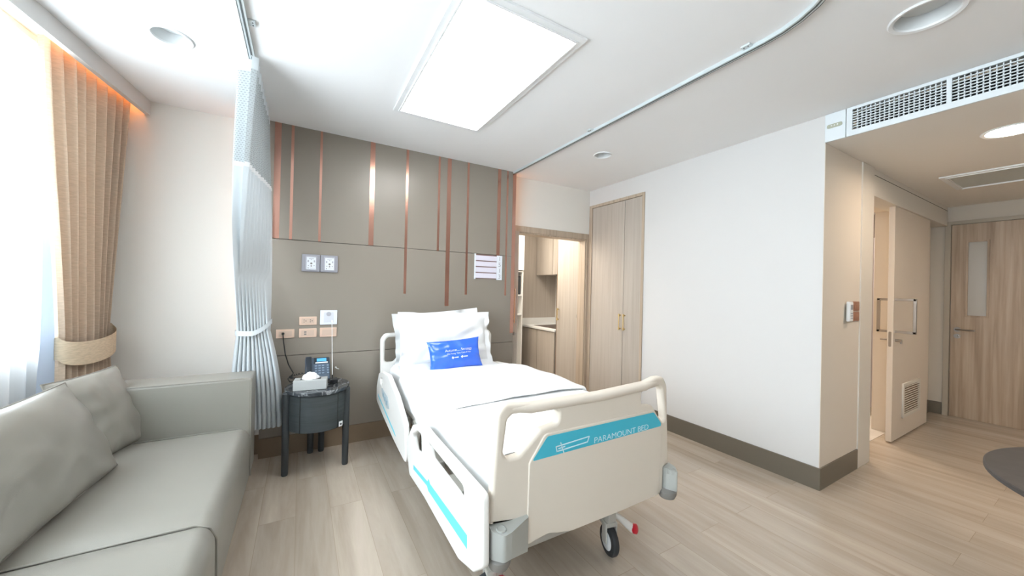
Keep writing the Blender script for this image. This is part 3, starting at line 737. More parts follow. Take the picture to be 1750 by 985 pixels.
# frame, deck, lift
for x in (.70, 1.54): obj('frame_beam', box(None, (x-.02, 1.23, .40), (x+.02, 3.20, .46)), M['steelp'], bed, bevel=.004)
for y in (1.25, 1.9, 2.5, 3.15): obj('cross_beam', box(None, (.72, y-.02, .405), (1.52, y+.02, .445)), M['steelp'], bed, bevel=.004)
for y0, y1 in ((1.24, 1.70), (1.71, 2.05), (2.06, 2.30), (2.31, 3.20)): obj('deck_section', soft_box((.66, y0, .462), (1.58, y1, .50), .01, 2), M['bedw'], bed)
for x in (.66,): 
    obj('mattress_guard', tube(None, [(x-.01, 1.24, .50), (x-.015, 1.30, .545), (x-.015, 1.42, .545), (x-.01, 1.50, .50)], .007, 10), M['bedw'], bed)
for x in (.76, 1.40): obj('base_beam', box(None, (x-.025, 1.33, .165), (x+.025, 2.98, .215)), M['steelp'], bed, bevel=.005)
for y in (1.40, 2.90): obj('base_cross', box(None, (.76, y-.02, .17), (1.40, y+.02, .21)), M['steelp'], bed, bevel=.004)
for y in (1.75, 2.55): obj('lift_arm', tube(None, [(.86, y, .20), (.86, y+.25, .42)], .018, 12), M['steelp'], bed); obj('lift_arm', tube(None, [(1.34, y, .20), (1.34, y+.25, .42)], .018, 12), M['steelp'], bed)
obj('actuator', tube(tube(None, [(1.1, 1.5, .26), (1.1, 2.1, .36)], .03, 14), [(1.1, 2.1, .36), (1.1, 2.35, .40)], .015, 12), M['black'], bed, label='black lift actuator')
obj('side_bracket', obox(None, (.66, 2.33, .40), (.012, 0, 0), (0, .05, .02), (0, -.02, .06)), M['steelp'], bed, bevel=.003)
obj('side_bracket', obox(None, (.665, 2.55, .42), (.01, 0, 0), (0, .04, 0), (0, 0, .03)), M['steelp'], bed, bevel=.003)
for y in (1.55, 1.85): obj('rail_mount', obox(None, (.635, y, .42), (.02, 0, 0), (0, .08, 0), (0, 0, .042)), M['steelp'], bed, bevel=.004)
cb = obj('cable', tube(None, [(.67, 1.60, .40), (.66, 1.52, .36), (.665, 1.45, .38), (.68, 1.40, .42)], .005, 8), M['black'], bed)
def caster(x, y, yaw=0, pedal=1):
    c = obj('caster', cyl(None, (x, y, .19), .026, .06), M['steelp'], bed)
    d = Vector((math.sin(yaw), math.cos(yaw), 0)); a = Vector((d.y, -d.x, 0)); w = Vector((x, y, .075))-d*.02
    fk = B(); obox(fk, Vector((x, y, .158))-d*.005, a*.030, d*.034, (0, 0, .012))
    for s in (-1, 1): obox(fk, w+a*s*.029+Vector((0, 0, .045)), a*.004, d*.022, (0, 0, .052))
    obj('fork', fk, M['steelp'], c, bevel=.004)
    wh = lathe(None, w-a*.018, [(.050, 0), (.070, .003), (.075, .010), (.075, .026), (.070, .033), (.050, .036)], axis=a, n=40)
    obj('wheel', wh, M['rubber'], c, sm=40, label='black rubber wheel')
    obj('wheel_hub', lathe(None, w-a*.0215, [(.01, 0), (.044, .002), (.050, .006), (.050, .036), (.044, .040), (.01, .043)], axis=a, n=32), M['fix'], c)
    if pedal:
        p0 = Vector((x+.045, y-.0, .185)); p1 = Vector((x+.145, y-.035, .095))
        pd = obj('brake_pedal', tube(None, [p0-Vector((.06, -.01, 0)), p0, p0.lerp(p1, .6), p1], .018, 12, radii=[.012, .014, .018, .022]), M['bedw'], c, sm=60)
        ax_ = Vector((.35, -.90, .25)).normalized()
        o_ = lathe(None, p1+ax_*.010, [(.005, -.002), (.024, -.002), (.024, .012), (.018, .016)], axis=ax_, n=24)
        obj('pedal_button', o_, M['red'], c, label='red pedal button')
caster(1.40, 1.365, .25); caster(.735, 1.36, math.radians(100), 0); caster(1.40, 2.92, .3, 0); caster(.76, 2.92, -.2, 0)
o_ = lathe(None, (.742, 1.305, .135), [(.01, -.012), (.024, -.010), (.026, .006), (.02, .012)], axis=(-.1, -1, .3), n=24); obj('pedal_button', o_, M['red'], bed, label='red pedal button')

# mattress and bedding
mt = thing('mattress', 'mattress in a white cotton sheet lying on the hospital bed', 'mattress', (1.12, 2.2, .50))
def slab(x0, x1, y0, y1, z0, top, nx=40, ny=70, r=.04, over=None):
    """cloth-covered block: top(x, y) gives the upper surface, sides fall to z0"""
    bm = B(); V = []
    for j in range(ny+1):
        y = lerp(y0, y1, j/ny); row = []
        row.append((x0+.004, y, z0(y) if callable(z0) else z0))
        for i in range(nx+1):
            u = i/nx; x = lerp(x0, x1, u)
            du = min(x-x0, x1-x); dv = min(y-y0, y1-y)
            fal = lambda d: 0 if d > r else r-math.sqrt(max(0, r*r-(r-d)**2))
            row.append((x, y, top(x, y)-fal(du)-fal(dv)*.9))
        row.append((x1-.004, y, z0(y) if callable(z0) else z0)); V.append([bm.verts.new(p) for p in row])
    for a, b in zip(V, V[1:]):
        for i in range(len(a)-1): bm.faces.new((a[i], a[i+1], b[i+1], b[i]))
        bm.faces.new((a[-1], a[0], b[0], b[-1]))
    bm.faces.new(V[0]); bm.faces.new(V[-1][::-1]); return bm
nz = lambda x, y, f=6, a=.004, s=0: a*noise.noise(Vector((x*f+s, y*f, s)))
obj('sheet_cover', slab(.668, 1.575, 1.235, 3.205, .503, lambda x, y: .672+nz(x, y, 5, .006)+.02*sstep((y-2.4)/.8)*.8), M['linen2'], mt, sm=60)
# lower blanket at the foot end
bl = thing('blanket', 'white folded blanket covering the foot end of the mattress', 'blanket', (1.12, 1.5, .68))
def drapecloth(x0, x1, y0, y1, ztop, hemL, hemR, nx=60, ny=50, th=.03, lean=0):
    """quilt lying over the mattress and hanging down both sides; closed shell"""
    bm = B(); rows = []
    def P(q, y, d):
        w = (x1-x0); L = .75*(ztop(x0, y)-hemL(y)); R = .75*(ztop(x1, y)-hemR(y)); tot = L+w+R; s = q*tot; r = .035
        zL, zR = hemL(y), hemR(y)
        if s < L: t = s/L; x = x0-.006-d+.006*math.sin(y*11)*(1-t); z = lerp(zL, ztop(x0+.04, y)-.035, t)
        elif s > L+w: t = (s-L-w)/R; x = x1+.006+d+.006*math.sin(y*9)*t; z = lerp(ztop(x1-.04, y)-.035, zR, t)
        else:
            x = x0+(s-L); e = min(x-x0, x1-x); z = ztop(x, y)-(0 if e > .05 else .035*(1-math.sqrt(max(0, 1-((.05-e)/.05)**2))))+d*.0
            z += d; x += (-d if x-x0 < .03 else d if x1-x < .03 else 0)
        return Vector((x, y, z))
    for j in range(ny+1):
        y = lerp(y0, y1, j/ny); e = min(1, min(j, ny-j)/2.5); d = th/2*math.sqrt(max(0, 1-(1-e)**2))
        o_ = [P(i/nx, y, d) for i in range(nx+1)]; i_ = [P(i/nx, y, -d) for i in range(nx+1)]
        rows.append([bm.verts.new(p) for p in o_+i_[::-1]])
    for a, b in zip(rows, rows[1:]):
        for i in range(len(a)): k = (i+1) % len(a); bm.faces.new((a[i], a[k], b[k], b[i]))
    bmesh.ops.remove_doubles(bm, verts=bm.verts[:], dist=1e-5)
    return bm
zt1 = lambda x, y: .708+nz(x, y, 5, .008, 2)+.006*math.sin((x-.65)*3)
obj('blanket_cloth', drapecloth(.662, 1.590, 1.226, 1.86, zt1, lambda y: .515+.005*math.sin(y*20), lambda y: .645, th=.022), M['linen'], bl, sm=70)
dv = thing('duvet', 'thick white duvet spread over the middle of the bed', 'duvet', (1.12, 2.2, .70))
def zt2(x, y):
    puff = .020*math.sin(math.pi*min(1, max(0, (x-.66)/.94)))
    return .720+puff+nz(x, y, 4, .014, 5)+.010*sstep((x-1.2)/.3)-.045*sstep((y-2.35)/.45)
dvy = lambda y: .51-.005*math.sin(y*13)
obj('duvet_cloth', drapecloth(.664, 1.605, 1.765, 2.80, zt2, dvy, lambda y: .64, th=.026, nx=80, ny=60), M['linen'], dv, sm=70)
pg = []
for i in range(41):
    x = lerp(.668, 1.60, i/40); pg.append((x, 1.758+.004*math.sin(x*30), zt2(x, 1.77)-.022-(.03*max(0, (.70-x)/.035) if x < .70 else 0)))
obj('piping', tube(None, [(.652, 1.764, .52)]+[(.652, 1.762, lerp(.53, .68, k/5)) for k in range(6)]+pg, .0030, 8), mat('duvet_piping_grey', (.62, .64, .65), .8), dv, sm=60, label='thin grey piping at the duvet edge')

def bedpillow(label, c, w, h, t, lean, yaw, seed, fl=.038, roll=0):
    n = Vector((math.sin(yaw)*math.cos(lean), -math.cos(yaw)*math.cos(lean), math.sin(lean)))
    u = Vector((math.cos(yaw), math.sin(yaw), 0)); v = n.cross(u)
    if roll: u, v = u*math.cos(roll)+v*math.sin(roll), v*math.cos(roll)-u*math.sin(roll)
    t_ = thing('pillow', label, 'pillow', c, 'white pillows at the head of the bed'); mw = frame_m(c, u, v, n)
    obj('pillow_case', pillow(w, h, t, mw, pinch=.06, wr=.010, seed=seed, power=.40), M['linen'], t_, sm=75)
    obj('case_border', pillow_flange(w, h, fl, mw, pinch=.06, seed=seed), M['linen'], t_, sm=60, label='flat flange border of the pillowcase')
bedpillow('white pillow standing upright in front against the headboard', (1.108, 3.000, .905), .76, .40, .15, math.radians(13), 0, 2.2, roll=math.radians(-.5))
bedpillow('white pillow standing behind, only its raised corner and edges showing', (1.072, 3.138, .905), .72, .40, .10, math.radians(7), 0, 5.7, roll=math.radians(3.5))
# blue cushion
cc = Vector((1.095, 2.775, .812)); lean = math.radians(16); yw = 0
n = Vector((0, -math.cos(lean), math.sin(lean))); u = Vector((1, 0, 0)); v = n.cross(u); ro = math.radians(3.0)
u, v = u*math.cos(ro)+v*math.sin(ro), v*math.cos(ro)-u*math.sin(ro)
bc = thing('satin_cushion', 'small blue satin cushion with white print leaning on the pillows', 'cushion', cc)
mwc = frame_m(cc, u, v, n)
cv = obj('cover', pillow(.455, .245, .105, mwc, pinch=.07, wr=.005, seed=9.1, power=.42), M['satin'], bc, sm=75)
def on_cushion(me):
    """drape flat print over the front of the cushion"""
    for vtx in me.vertices:
        x, y = vtx.co.x, vtx.co.y; uu, vv = x/.2275, y/.1225; e = max(0, (1-uu*uu)*(1-vv*vv))
        q = Vector((uu*2.2+9.1, vv*2.2-9.1, .7+9.1)); ed = uu**4+vv**4
        z = .0525*e**.42+.005*e**.3*noise.noise(q*1.3)*2.2+.0075*e**.25*min(1, ed+.2)*math.sin(9*math.atan2(vv, uu)+27.3+2*noise.noise(q))
        vtx.co = mwc @ Vector((x, y, z+.0035+vtx.co.z))
    return me
I4 = Matrix.Identity(4)
def ctext(s, size, x, y, name, wid):
    me = text_mesh(s, size, .0002, I4, align='CENTER'); xs = [q.co.x for q in me.vertices]; k = wid/(max(xs)-min(xs)); mid = (max(xs)+min(xs))/2
    for q in me.vertices: q.co.x = (q.co.x-mid)*k+x; q.co.y += y
    bm = B(); bm.from_mesh(me); bmesh.ops.triangulate(bm, faces=bm.faces[:]); bmesh.ops.subdivide_edges(bm, edges=[e for e in bm.edges if e.calc_length() > .006], cuts=2); bm.to_mesh(me); bm.free()
    obj(name, on_cushion(me), M['tprint'], cv, sm=0)
ctext('Autumn.....Strategy', .030, .015, .020, 'lettering', .232)
ctext('We Fitting, Take Care of You', .018, .012, -.003, 'lettering', .200)
lm = B()
for cx in (-.045, .035):
    obox(lm, (cx, -.030, 0), (.0045, 0, 0), (0, .010, 0), (0, 0, .0002)); obox(lm, (cx, -.030, 0), (.010, 0, 0), (0, .0045, 0), (0, 0, .0002))
    for i in range(6): obox(lm, (cx+.016+i*.006, -.030, 0), (.0026, 0, 0), (0, .0045, 0), (0, 0, .0002))
me = bpy.data.meshes.new('logos'); lm.to_mesh(me); lm.free(); obj('printed_logos', on_cushion(me), M['tprint'], cv, sm=0)

# ---------------------------------------------------------------- side table and things on it
st = thing('side_table', 'round charcoal bedside table with dark marble top and four legs', 'side table', (.12, 3.08, 0))
TC = Vector((.125, 3.075)); RX, RY = .215, .225
def ell(k, n, f=1): a = 2*math.pi*k/n; return (TC.x+RX*f*math.cos(a), TC.y+RY*f*math.sin(a))
obj('marble_top', prism(None, [ell(k, 56) for k in range(56)], .572, .600), M['marble'], st, bevel=.004, label='dark grey marble top')
obj('drum', prism(None, [ell(k, 56, .93) for k in range(56)], .312, .572), M['drumm'], st, bevel=.006)
door = B(); ring = []
for k in range(25):
    a = math.radians(lerp(236, 306, k/24)); c, s = math.cos(a), math.sin(a); ring.append([(TC.x+RX*f*c, TC.y+RY*f*s) for f in (.925, .945)])
for (a, b), (c, d) in zip(ring, ring[1:]):
    for z0, z1 in ((.318, .564),):
        v = [door.verts.new((*p, z)) for p in (a, b, d, c) for z in (z0, z1)]
        door.faces.new((v[2], v[4], v[5], v[3])); door.faces.new((v[0], v[1], v[7], v[6])); door.faces.new((v[0], v[2], v[3], v[1])) if a is ring[0][0] else None
        door.faces.new((v[1], v[3], v[5], v[7])); door.faces.new((v[0], v[6], v[4], v[2]))
bmesh.ops.remove_doubles(door, verts=door.verts[:], dist=1e-5)
obj('door', door, M['drumm'], st, sm=30, label='curved front')
gp = B()
for a in (234.8, 307.2):
    a = math.radians(a); c, s = math.cos(a), math.sin(a); obox(gp, (TC.x+RX*.932*c, TC.y+RY*.932*s, .441), (s*-.002, c*.002, 0), (c*.003, s*.003, 0), (0, 0, .126))
obj('door_gap', gp, M['slot'], st, sm=0)
for x, y in ((-.075, 3.00), (.312, 2.992), (.088, 3.318), (.165, 3.318)):
    obj('leg', tube(None, [(x, y, .0), (x, y, .012), (x, y, .578), (x, y, .585)], .024, 20, radii=[.019, .022, .025, .020]), M['legm'], st, sm=35)
stk = B(); obox(stk, (.268, 2.893, .345), (.012, .009, 0), (-.0008, .001, 0), (0, 0, .018)); sk = obj('sticker', stk, M['fix'], st, sm=0, label='small white sticker')
obj('sticker_print', obox(None, (.2685, 2.8915, .343), (.006, .0045, 0), (-.0003, .0004, 0), (0, 0, .006)), M['rubber'], sk, sm=0)

tb_ = thing('tissue_box', 'grey rectangular tissue box with a tissue sticking out, on the bedside table', 'tissue box', (.07, 2.99, .60))
bx0 = Vector((.073, 2.985, .636)); ux = Vector((.105, -.012, 0)); uy = Vector((.006, .052, 0))
obj('box', obox(None, bx0, ux, uy, (0, 0, .035)), M['tissuebox'], tb_, bevel=.004)
obj('slot', obox(None, bx0+Vector((0, 0, .0352)), ux*.62, uy*.45, (0, 0, .0006)), M['slot'], tb_, sm=0)
tm = B(); bmesh.ops.create_icosphere(tm, subdivisions=4, radius=1)
for v_ in tm.verts:
    c = v_.co.copy(); w = 1+.16*noise.noise(c*2.3)+.07*math.sin(7*math.atan2(c.y, c.x)+3*c.z)
    v_.co = Vector((.072+.052*c.x*w, 2.985+.028*c.y*w, .668+max(0, c.z)*.050*w))
obj('tissue', tm, M['tissue'], tb_, sm=80, label='white tissue')

ph = thing('telephone', 'slate blue desk telephone with lit screen on the bedside table', 'telephone', (.12, 3.15, .60))
pn = Vector((0, -math.cos(.75), math.sin(.75))).normalized(); pu = Vector((1, 0, 0)); pv = pn.cross(pu)
pc0 = Vector((.122, 3.165, .700))
obj('body', obox(None, pc0, pu*.085, pv*.098, pn*.014), M['phone'], ph, bevel=.008)
obj('stand', prism(None, [(3.11, .602), (3.27, .602), (3.245, .745)], .06, .18, axis=0), M['phone2'], ph, bevel=.004)
hs = B(); obox(hs, pc0-pu*.062+pn*.026, pu*.020, pv*.096, pn*.010)
for s in (-1, 1): obox(hs, pc0-pu*.062+pn*.016+pv*s*.075, pu*.021, pv*.026, pn*.014)
obj('handset', hs, M['phone2'], ph, bevel=.008)
obj('bezel', obox(None, pc0+pu*.025+pv*.065+pn*.015, pu*.052, pv*.028, pn*.002), M['phone2'], ph, bevel=.002)
obj('screen', obox(None, pc0+pu*.027+pv*.070+pn*.0175, pu*.033, pv*.014, pn*.0008), M['screen'], ph, sm=0, label='lit blue screen')
obj('label_strip', obox(None, pc0+pu*.027+pv*.045+pn*.0175, pu*.043, pv*.0045, pn*.0008), M['fix'], ph, sm=0, label='white label strip')
ky = B()
for i in range(3):
    for j in range(4): obox(ky, pc0+pu*(-.012+.024*i)+pv*(.018-.022*j)+pn*.016, pu*.008, pv*.006, pn*.002)
for j in range(4): obox(ky, pc0+pu*.070+pv*(.018-.022*j)+pn*.016, pu*.007, pv*.006, pn*.002)
obj('keys', ky, M['key'], ph, sm=0)
cd = []
for k in range(120):
    t = k/119; a = t*2*math.pi*16; c = Vector((lerp(.04, -.06, math.sin(t*math.pi)**.8), 3.20+.03*t, .625+.04*t)); c += Vector((-.0, .0, 0)); cd.append(c+Vector((.006*math.cos(a), 0, .006*math.sin(a))))
obj('handset_cord', tube(None, cd, .0022, 6), M['black'], ph, sm=70)

wc = tube(None, [(-.117, 3.362, .958), (-.117, 3.35, .955), (-.112, 3.345, .90), (-.098, 3.34, .80), (-.075, 3.33, .72), (-.04, 3.30, .655), (-.055, 3.27, .64), (-.075, 3.25, .625), (-.06, 3.22, .608), (.00, 3.20, .604), (.06, 3.20, .606)], .0042, 8)
pcord = obj('power_cord', wc, M['black'], None, sm=60); tag(pcord, 'black cord hanging from the champagne wall socket down to the telephone', 'cord')
cc_ = thing('nurse_call', 'straight white call cord running down from the white wall plate to a black clip', 'nurse call', (.225, 3.2, .60))
obj('cord', tube(None, [(.226, 3.355, 1.045), (.226, 3.345, 1.02), (.221, 3.10, .63)], .0022, 8), M['fix'], cc_, sm=60)
obj('clip', box(None, (.196, 3.07, .60), (.258, 3.13, .632)), M['black'], cc_, bevel=.005, label='black clip on the table top')
obj('clip_tab', tube(None, [(.221, 3.10, .60), (.221, 3.10, .66)], .005, 8), M['black'], cc_)

# ---------------------------------------------------------------- wall plates on the headwall
def plate(name, label, x0, x1, z0, z1, m1, m2, inset=(.72, .62), kind='outlet', y=YP, cat='wall socket', group=None):
    t = thing(name, label, cat, ((x0+x1)/2, y, (z0+z1)/2), group)
    obj('cover_plate', box(None, (x0, y-.010, z0), (x1, y, z1)), m1, t, bevel=.003)
    cx, cz, w, h = (x0+x1)/2, (z0+z1)/2, (x1-x0)/2*inset[0], (z1-z0)/2*inset[1]
    obj('insert', box(None, (cx-w, y-.012, cz-h), (cx+w, y-.009, cz+h)), m2, t, bevel=.001)
    return t, cx, cz
G = 'champagne wall sockets by the bedside table'
t, cx, cz = plate('wall_socket', 'champagne wall socket on the far left with the black cord plugged in', -.164, -.040, .924, .993, M['plate'], M['plate2'], group=G)
obj('plug', cyl(None, (-.117, YP-.018, .960), .010, .014, (0, 1, 0), 14), M['black'], t)
t, cx, cz = plate('wall_socket', 'champagne double power socket with black pin holes, upper of the pair', -.010, .115, 1.022, 1.090, M['plate'], M['plate2'], group=G)
b_ = B()
for dx in (-.022, .022):
    for ax, az in ((-.006, .008), (-.006, -.008), (.007, 0)): cyl(b_, (cx+dx+ax, YP-.0125, cz+az), .0036, .002, (0, 1, 0), 8)
obj('pin_holes', b_, M['slot'], t)
t, cx, cz = plate('wall_socket', 'champagne data socket below the double power socket', -.010, .116, .922, .995, M['plate'], M['plate2'], group=G)
obj('jack', box(box(None, (cx-.026, YP-.0135, cz+.004), (cx-.010, YP-.011, cz+.014)), (cx-.026, YP-.0135, cz-.014), (cx-.010, YP-.011, cz-.004)), M['bumper2'], t, sm=0)
t, cx, cz = plate('wall_socket', 'champagne blank wall plate below the white plate', .138, .264, .920, .997, M['plate'], M['plate2'], group=G)
t, cx, cz = plate('call_plate', 'square white nurse call plate above the champagne plates', .138, .265, 1.022, 1.142, M['platew'], M['platewi'], inset=(.55, .7), cat='wall plate')
obj('button', cyl(None, (cx, YP-.014, cz+.028), .018, .004, (0, 1, 0), 20), M['gasg2'], t); obj('call_jack', box(None, (.219, YP-.022, 1.035), (.233, YP-.011, 1.060)), M['fix'], t, bevel=.002)
t, cx, cz = plate('cable_stub', 'tiny white cable stub on the taupe panel beside the white cord', .258, .270, .655, .667, M['fix'], M['fix'], cat='cable')
obj('stub', tube(None, [(.264, YP-.008, .662), (.270, YP-.03, .656), (.285, YP-.04, .652)], .004, 8), M['fix'], t)
for i, (x0, lab) in enumerate(((-.002, 'left grey medical gas outlet high on the taupe panel'), (.130, 'right grey medical gas outlet high on the taupe panel'))):
    t = thing('gas_outlet', lab, 'gas outlet', (x0+.065, YP, 1.52), 'pair of grey medical gas outlets')
    obj('housing', box(None, (x0, YP-.020, 1.456), (x0+.130, YP, 1.596)), M['gasg'], t, bevel=.006)
    obj('bevel_frame', box(None, (x0+.024, YP-.026, 1.468), (x0+.108, YP-.018, 1.584)), M['gasg2'], t, bevel=.004)
    f = obj('face_plate', box(None, (x0+.034, YP-.030, 1.474), (x0+.100, YP-.024, 1.573)), M['platew'], t, bevel=.002, label='white face plate')
    hb_ = B(); cx = x0+.067
    cyl(hb_, (cx, YP-.031, 1.522), .008, .003, (0, 1, 0), 14); cyl(hb_, (cx, YP-.031, 1.502), .0055, .003, (0, 1, 0), 12); cyl(hb_, (x0+.045, YP-.031, 1.485), .004, .003, (0, 1, 0), 10)
    obj('ports', hb_, M['bumper2'], f)
    pb = B()
    for dx, dz, w, h in ((0, .560, .018, .0022), (0, .552, .004, .003), (-.022, .540, .005, .008), (.022, .540, .005, .008), (-.020, .505, .004, .004), (.020, .505, .004, .004), (.008, .484, .018, .0012)):
        box(pb, (cx+dx-w, YP-.0308, 1+dz-h), (cx+dx+w, YP-.0298, 1+dz+h))
    obj('printing', pb, M['gasg2'], f, sm=0)

nb = thing('name_board', 'white bedside name board with four slots and the room number 1513', 'sign', (1.67, YP, 1.57))
obj('backplate', box(None, (1.519, YP-.006, 1.452), (1.80, YP, 1.700)), mat('name_board_brown', (.22, .12, .11), .4), nb, sm=0)
obj('left_rail', box(None, (1.512, YP-.014, 1.445), (1.524, YP, 1.706)), M['platew'], nb, bevel=.001)
nbp = obj('number_plate', box(None, (1.765, YP-.014, 1.444), (1.828, YP, 1.700)), M['platew'], nb, bevel=.001, label='white number plate reading 1513')
for i in range(4): obj('name_slot', box(None, (1.525, YP-.011, 1.459+i*.060), (1.764, YP-.004, 1.459+i*.060+.050)), mat('name_slot_white', (.74, .71, .80), .3) if i == 0 else bpy.data.materials['name_slot_white'], nb, bevel=.001)
for i, ch in enumerate('1513'):
    obj('digit', text_mesh(ch, .062, .0005, frame_m((1.797, YP-.0148, 1.645-i*.062), (1, 0, 0), (0, 0, 1), (0, -1, 0)), align='CENTER'), M['gasg'], nbp, sm=0)

# ---------------------------------------------------------------- wardrobe
wr = thing('wardrobe', 'tall light ash built-in wardrobe with two doors and brass pulls', 'wardrobe', (3.45, 3.05, 0))
obj('carcass', box(None, (XR+.03, 2.635, .0), (3.73, 3.468, 2.415)), M['wood'], wr, sm=0)
fr = plate_mesh([[(2.626, 0), (3.475, 0), (3.475, 2.421), (2.626, 2.421)], [(2.655, .05), (3.425, .05), (3.425, 2.388), (2.655, 2.388)]], .05, .001, frame_m((XR+.013, 0, 0), (0, 1, 0), (0, 0, 1), (1, 0, 0)))
obj('frame', fr, M['trimw'], wr, sm=0)
def brass(name, parent, x, y, z0, z1, s=-1, axis='x'):
    c = Vector((x, y, 0)); bm = tube(None, [c+Vector((s*.030, 0, z0+.012)), c+Vector((s*.030, 0, z1-.012))], .0055, 10)
    for z in (z0, z1-.0): pass
    tube(bm, [c+Vector((s*.030, 0, z0)), c+Vector((s*.030, 0, z0+.03))], .009, 12); tube(bm, [c+Vector((s*.030, 0, z1-.03)), c+Vector((s*.030, 0, z1))], .009, 12)
    for z in (z0+.016, z1-.016): tube(bm, [c+Vector((0, 0, z)), c+Vector((s*.030, 0, z))], .006, 10)
    p = obj(name, bm, M['gold'], parent, sm=40, label='brass pull')
    return p
for y0, y1, hy in ((2.658, 2.896, 2.868), (2.902, 3.422, 2.932)):
    d = obj('door', box(None, (XR-.002, y0, .055), (XR+.020, y1, 2.384)), M['wood'], wr, bevel=.001)
    brass('handle', d, XR-.002, hy, .918, 1.10)

# ---------------------------------------------------------------- pantry through the doorway
struct('trim_5', box(box(None, (2.0, YB-.014, 2.0), (XR-.002, YB+.002, 2.066)), (3.10, YB-.014, 0), (XR-.002, YB+.002, 2.0)), M['trimw'], bevel=.002)
struct('trim_6', box(box(None, (3.085, YB, 0), (3.104, YB+.13, 2.0)), (2.055, YB, 1.985), (3.104, YB+.13, 2.004)), M['trimw'], bevel=.002)
struct('floor_pantry', box(None, (1.9, 3.6, -.06), (4.05, 5.3, 0)), M['floor']).name = 'floor.001'
struct('ceiling', box(None, (1.9, 3.61, 2.48), (4.05, 5.3, 2.53)), M['ceil'])
struct('wall_pantry', box(box(box(None, (1.9, 5.16, 0), (4.05, 5.26, 2.5)), (1.9, 3.61, 0), (2.0, 5.2, 2.5)), (3.9, 3.61, 0), (4.0, 5.2, 2.5)), M['beige']).name = 'wall_pantry'
pd = thing('sliding_door', 'ash sliding pantry door half hidden behind the taupe panel', 'door', (1.7, 3.55, 0))
pdl = obj('door_leaf', box(None, (1.30, 3.450, .01), (2.085, 3.486, 1.998)), M['wood'], pd, bevel=.002)
obj('pull_bar', tube(tube(tube(None, [(2.035, 3.415, .98), (2.035, 3.415, 1.36)], .009, 12), [(2.035, 3.415, 1.0), (2.035, 3.452, 1.0)], .007, 10), [(2.035, 3.415, 1.34), (2.035, 3.452, 1.34)], .007, 10), M['steel'], pd, label='vertical steel pull bar')
obj('lock', cyl(None, (2.04, 3.440, .86), .015, .026, (0, 1, 0), 16), M['steel'], pd)
tc = thing('tall_cabinet', 'tall ash pantry cabinet with a brass pull, right inside the doorway', 'cabinet', (3.5, 3.9, 0))
obj('body', box(None, (3.222, 3.63, .0), (3.88, 4.215, 2.46)), M['wood'], tc, sm=0)
d = obj('door', box(None, (3.20, 3.632, .03), (3.221, 4.196, 2.45)), M['wood'], tc, bevel=.001)
brass('handle', d, 3.20, 4.150, .920, 1.095); obj('keyhole', box(None, (3.1985, 3.76, .985), (3.2005, 3.768, 1.03)), M['steel'], d)
obj('edge_strip', box(None, (3.205, 4.200, .0), (3.26, 4.214, 2.46)), mat('bronze_edge', (.22, .13, .07), .4, metal=.3), tc, label='bronze edge strip')
bc_ = thing('base_cabinet', 'ash pantry base cabinet under the white counter', 'cabinet', (3.5, 4.7, 0))
obj('body', box(None, (3.222, 4.24, .0), (3.88, 5.15, .735)), M['wood'], bc_, sm=0)
for y0, y1 in ((4.245, 4.69), (4.70, 5.145)): obj('door', box(None, (3.200, y0, .05), (3.221, y1, .730)), M['wood'], bc_, bevel=.001)
ct = thing('counter', 'white pantry counter top with a dark sink', 'counter', (3.5, 4.7, .74))
obj('worktop', box(None, (3.185, 4.225, .740), (3.89, 5.155, .770)), M['counter'], ct, bevel=.003)
obj('backsplash', box(None, (3.185, 5.13, .770), (3.89, 5.155, .875)), M['counter'], ct, sm=0)
obj('sink', box(None, (3.30, 4.24, .7705), (3.80, 4.92, .774)), M['sink'], ct, sm=0, label='dark sink')
obj('side_splash', box(None, (3.25, 4.222, .775), (3.89, 4.236, 1.60)), M['counter'], ct, sm=0)
uc = thing('upper_cabinet', 'ash pantry wall cabinet hanging above the white counter', 'cabinet', (3.7, 4.7, 1.6))
obj('body', box(None, (3.492, 4.22, 1.60), (3.895, 5.15, 2.46)), M['wood'], uc, sm=0)
for y0, y1 in ((4.225, 4.68), (4.69, 5.145)): obj('door', box(None, (3.470, y0, 1.60), (3.491, y1, 2.455)), M['wood'], uc, bevel=.001)
wpnl = obj('wood_panel', box(None, (3.0, 5.1555, 0), (3.89, 5.1595, 2.46)), M['wood'], None, sm=0); tag(wpnl, 'ash wood panel on the end wall of the pantry behind the counter', 'wall panel')
sf = thing('shelf_unit', 'narrow white open shelf unit at the left of the pantry', 'shelf', (2.85, 5.0, 0))
sb = B(); box(sb, (2.60, 4.80, 0), (2.62, 5.15, 2.40)); box(sb, (2.975, 4.80, 0), (2.993, 5.15, 2.40)); box(sb, (2.60, 5.13, 0), (2.993, 5.15, 2.4))
obj('sides', sb, M['counter'], sf, sm=0)
for z in (.02, .95, 1.25, 1.62, 2.38): obj('shelf', box(None, (2.62, 4.80, z), (2.975, 5.13, z+.02)), M['counter'], sf, sm=0)
obj('door', box(None, (2.60, 4.785, 1.65), (2.993, 4.799, 2.40)), M['counter'], sf, bevel=.001)
mo = thing('microwave', 'black microwave oven on the pantry shelf', 'microwave', (2.86, 4.95, 1.27))
obj('case', box(None, (2.64, 4.83, 1.272), (2.965, 5.12, 1.56)), M['black'], mo, bevel=.004); obj('door', box(None, (2.66, 4.82, 1.29), (2.86, 4.829, 1.54)), M['phone2'], mo, bevel=.002); obj('control_panel', box(None, (2.87, 4.822, 1.29), (2.955, 4.829, 1.54)), M['rubber'], mo)

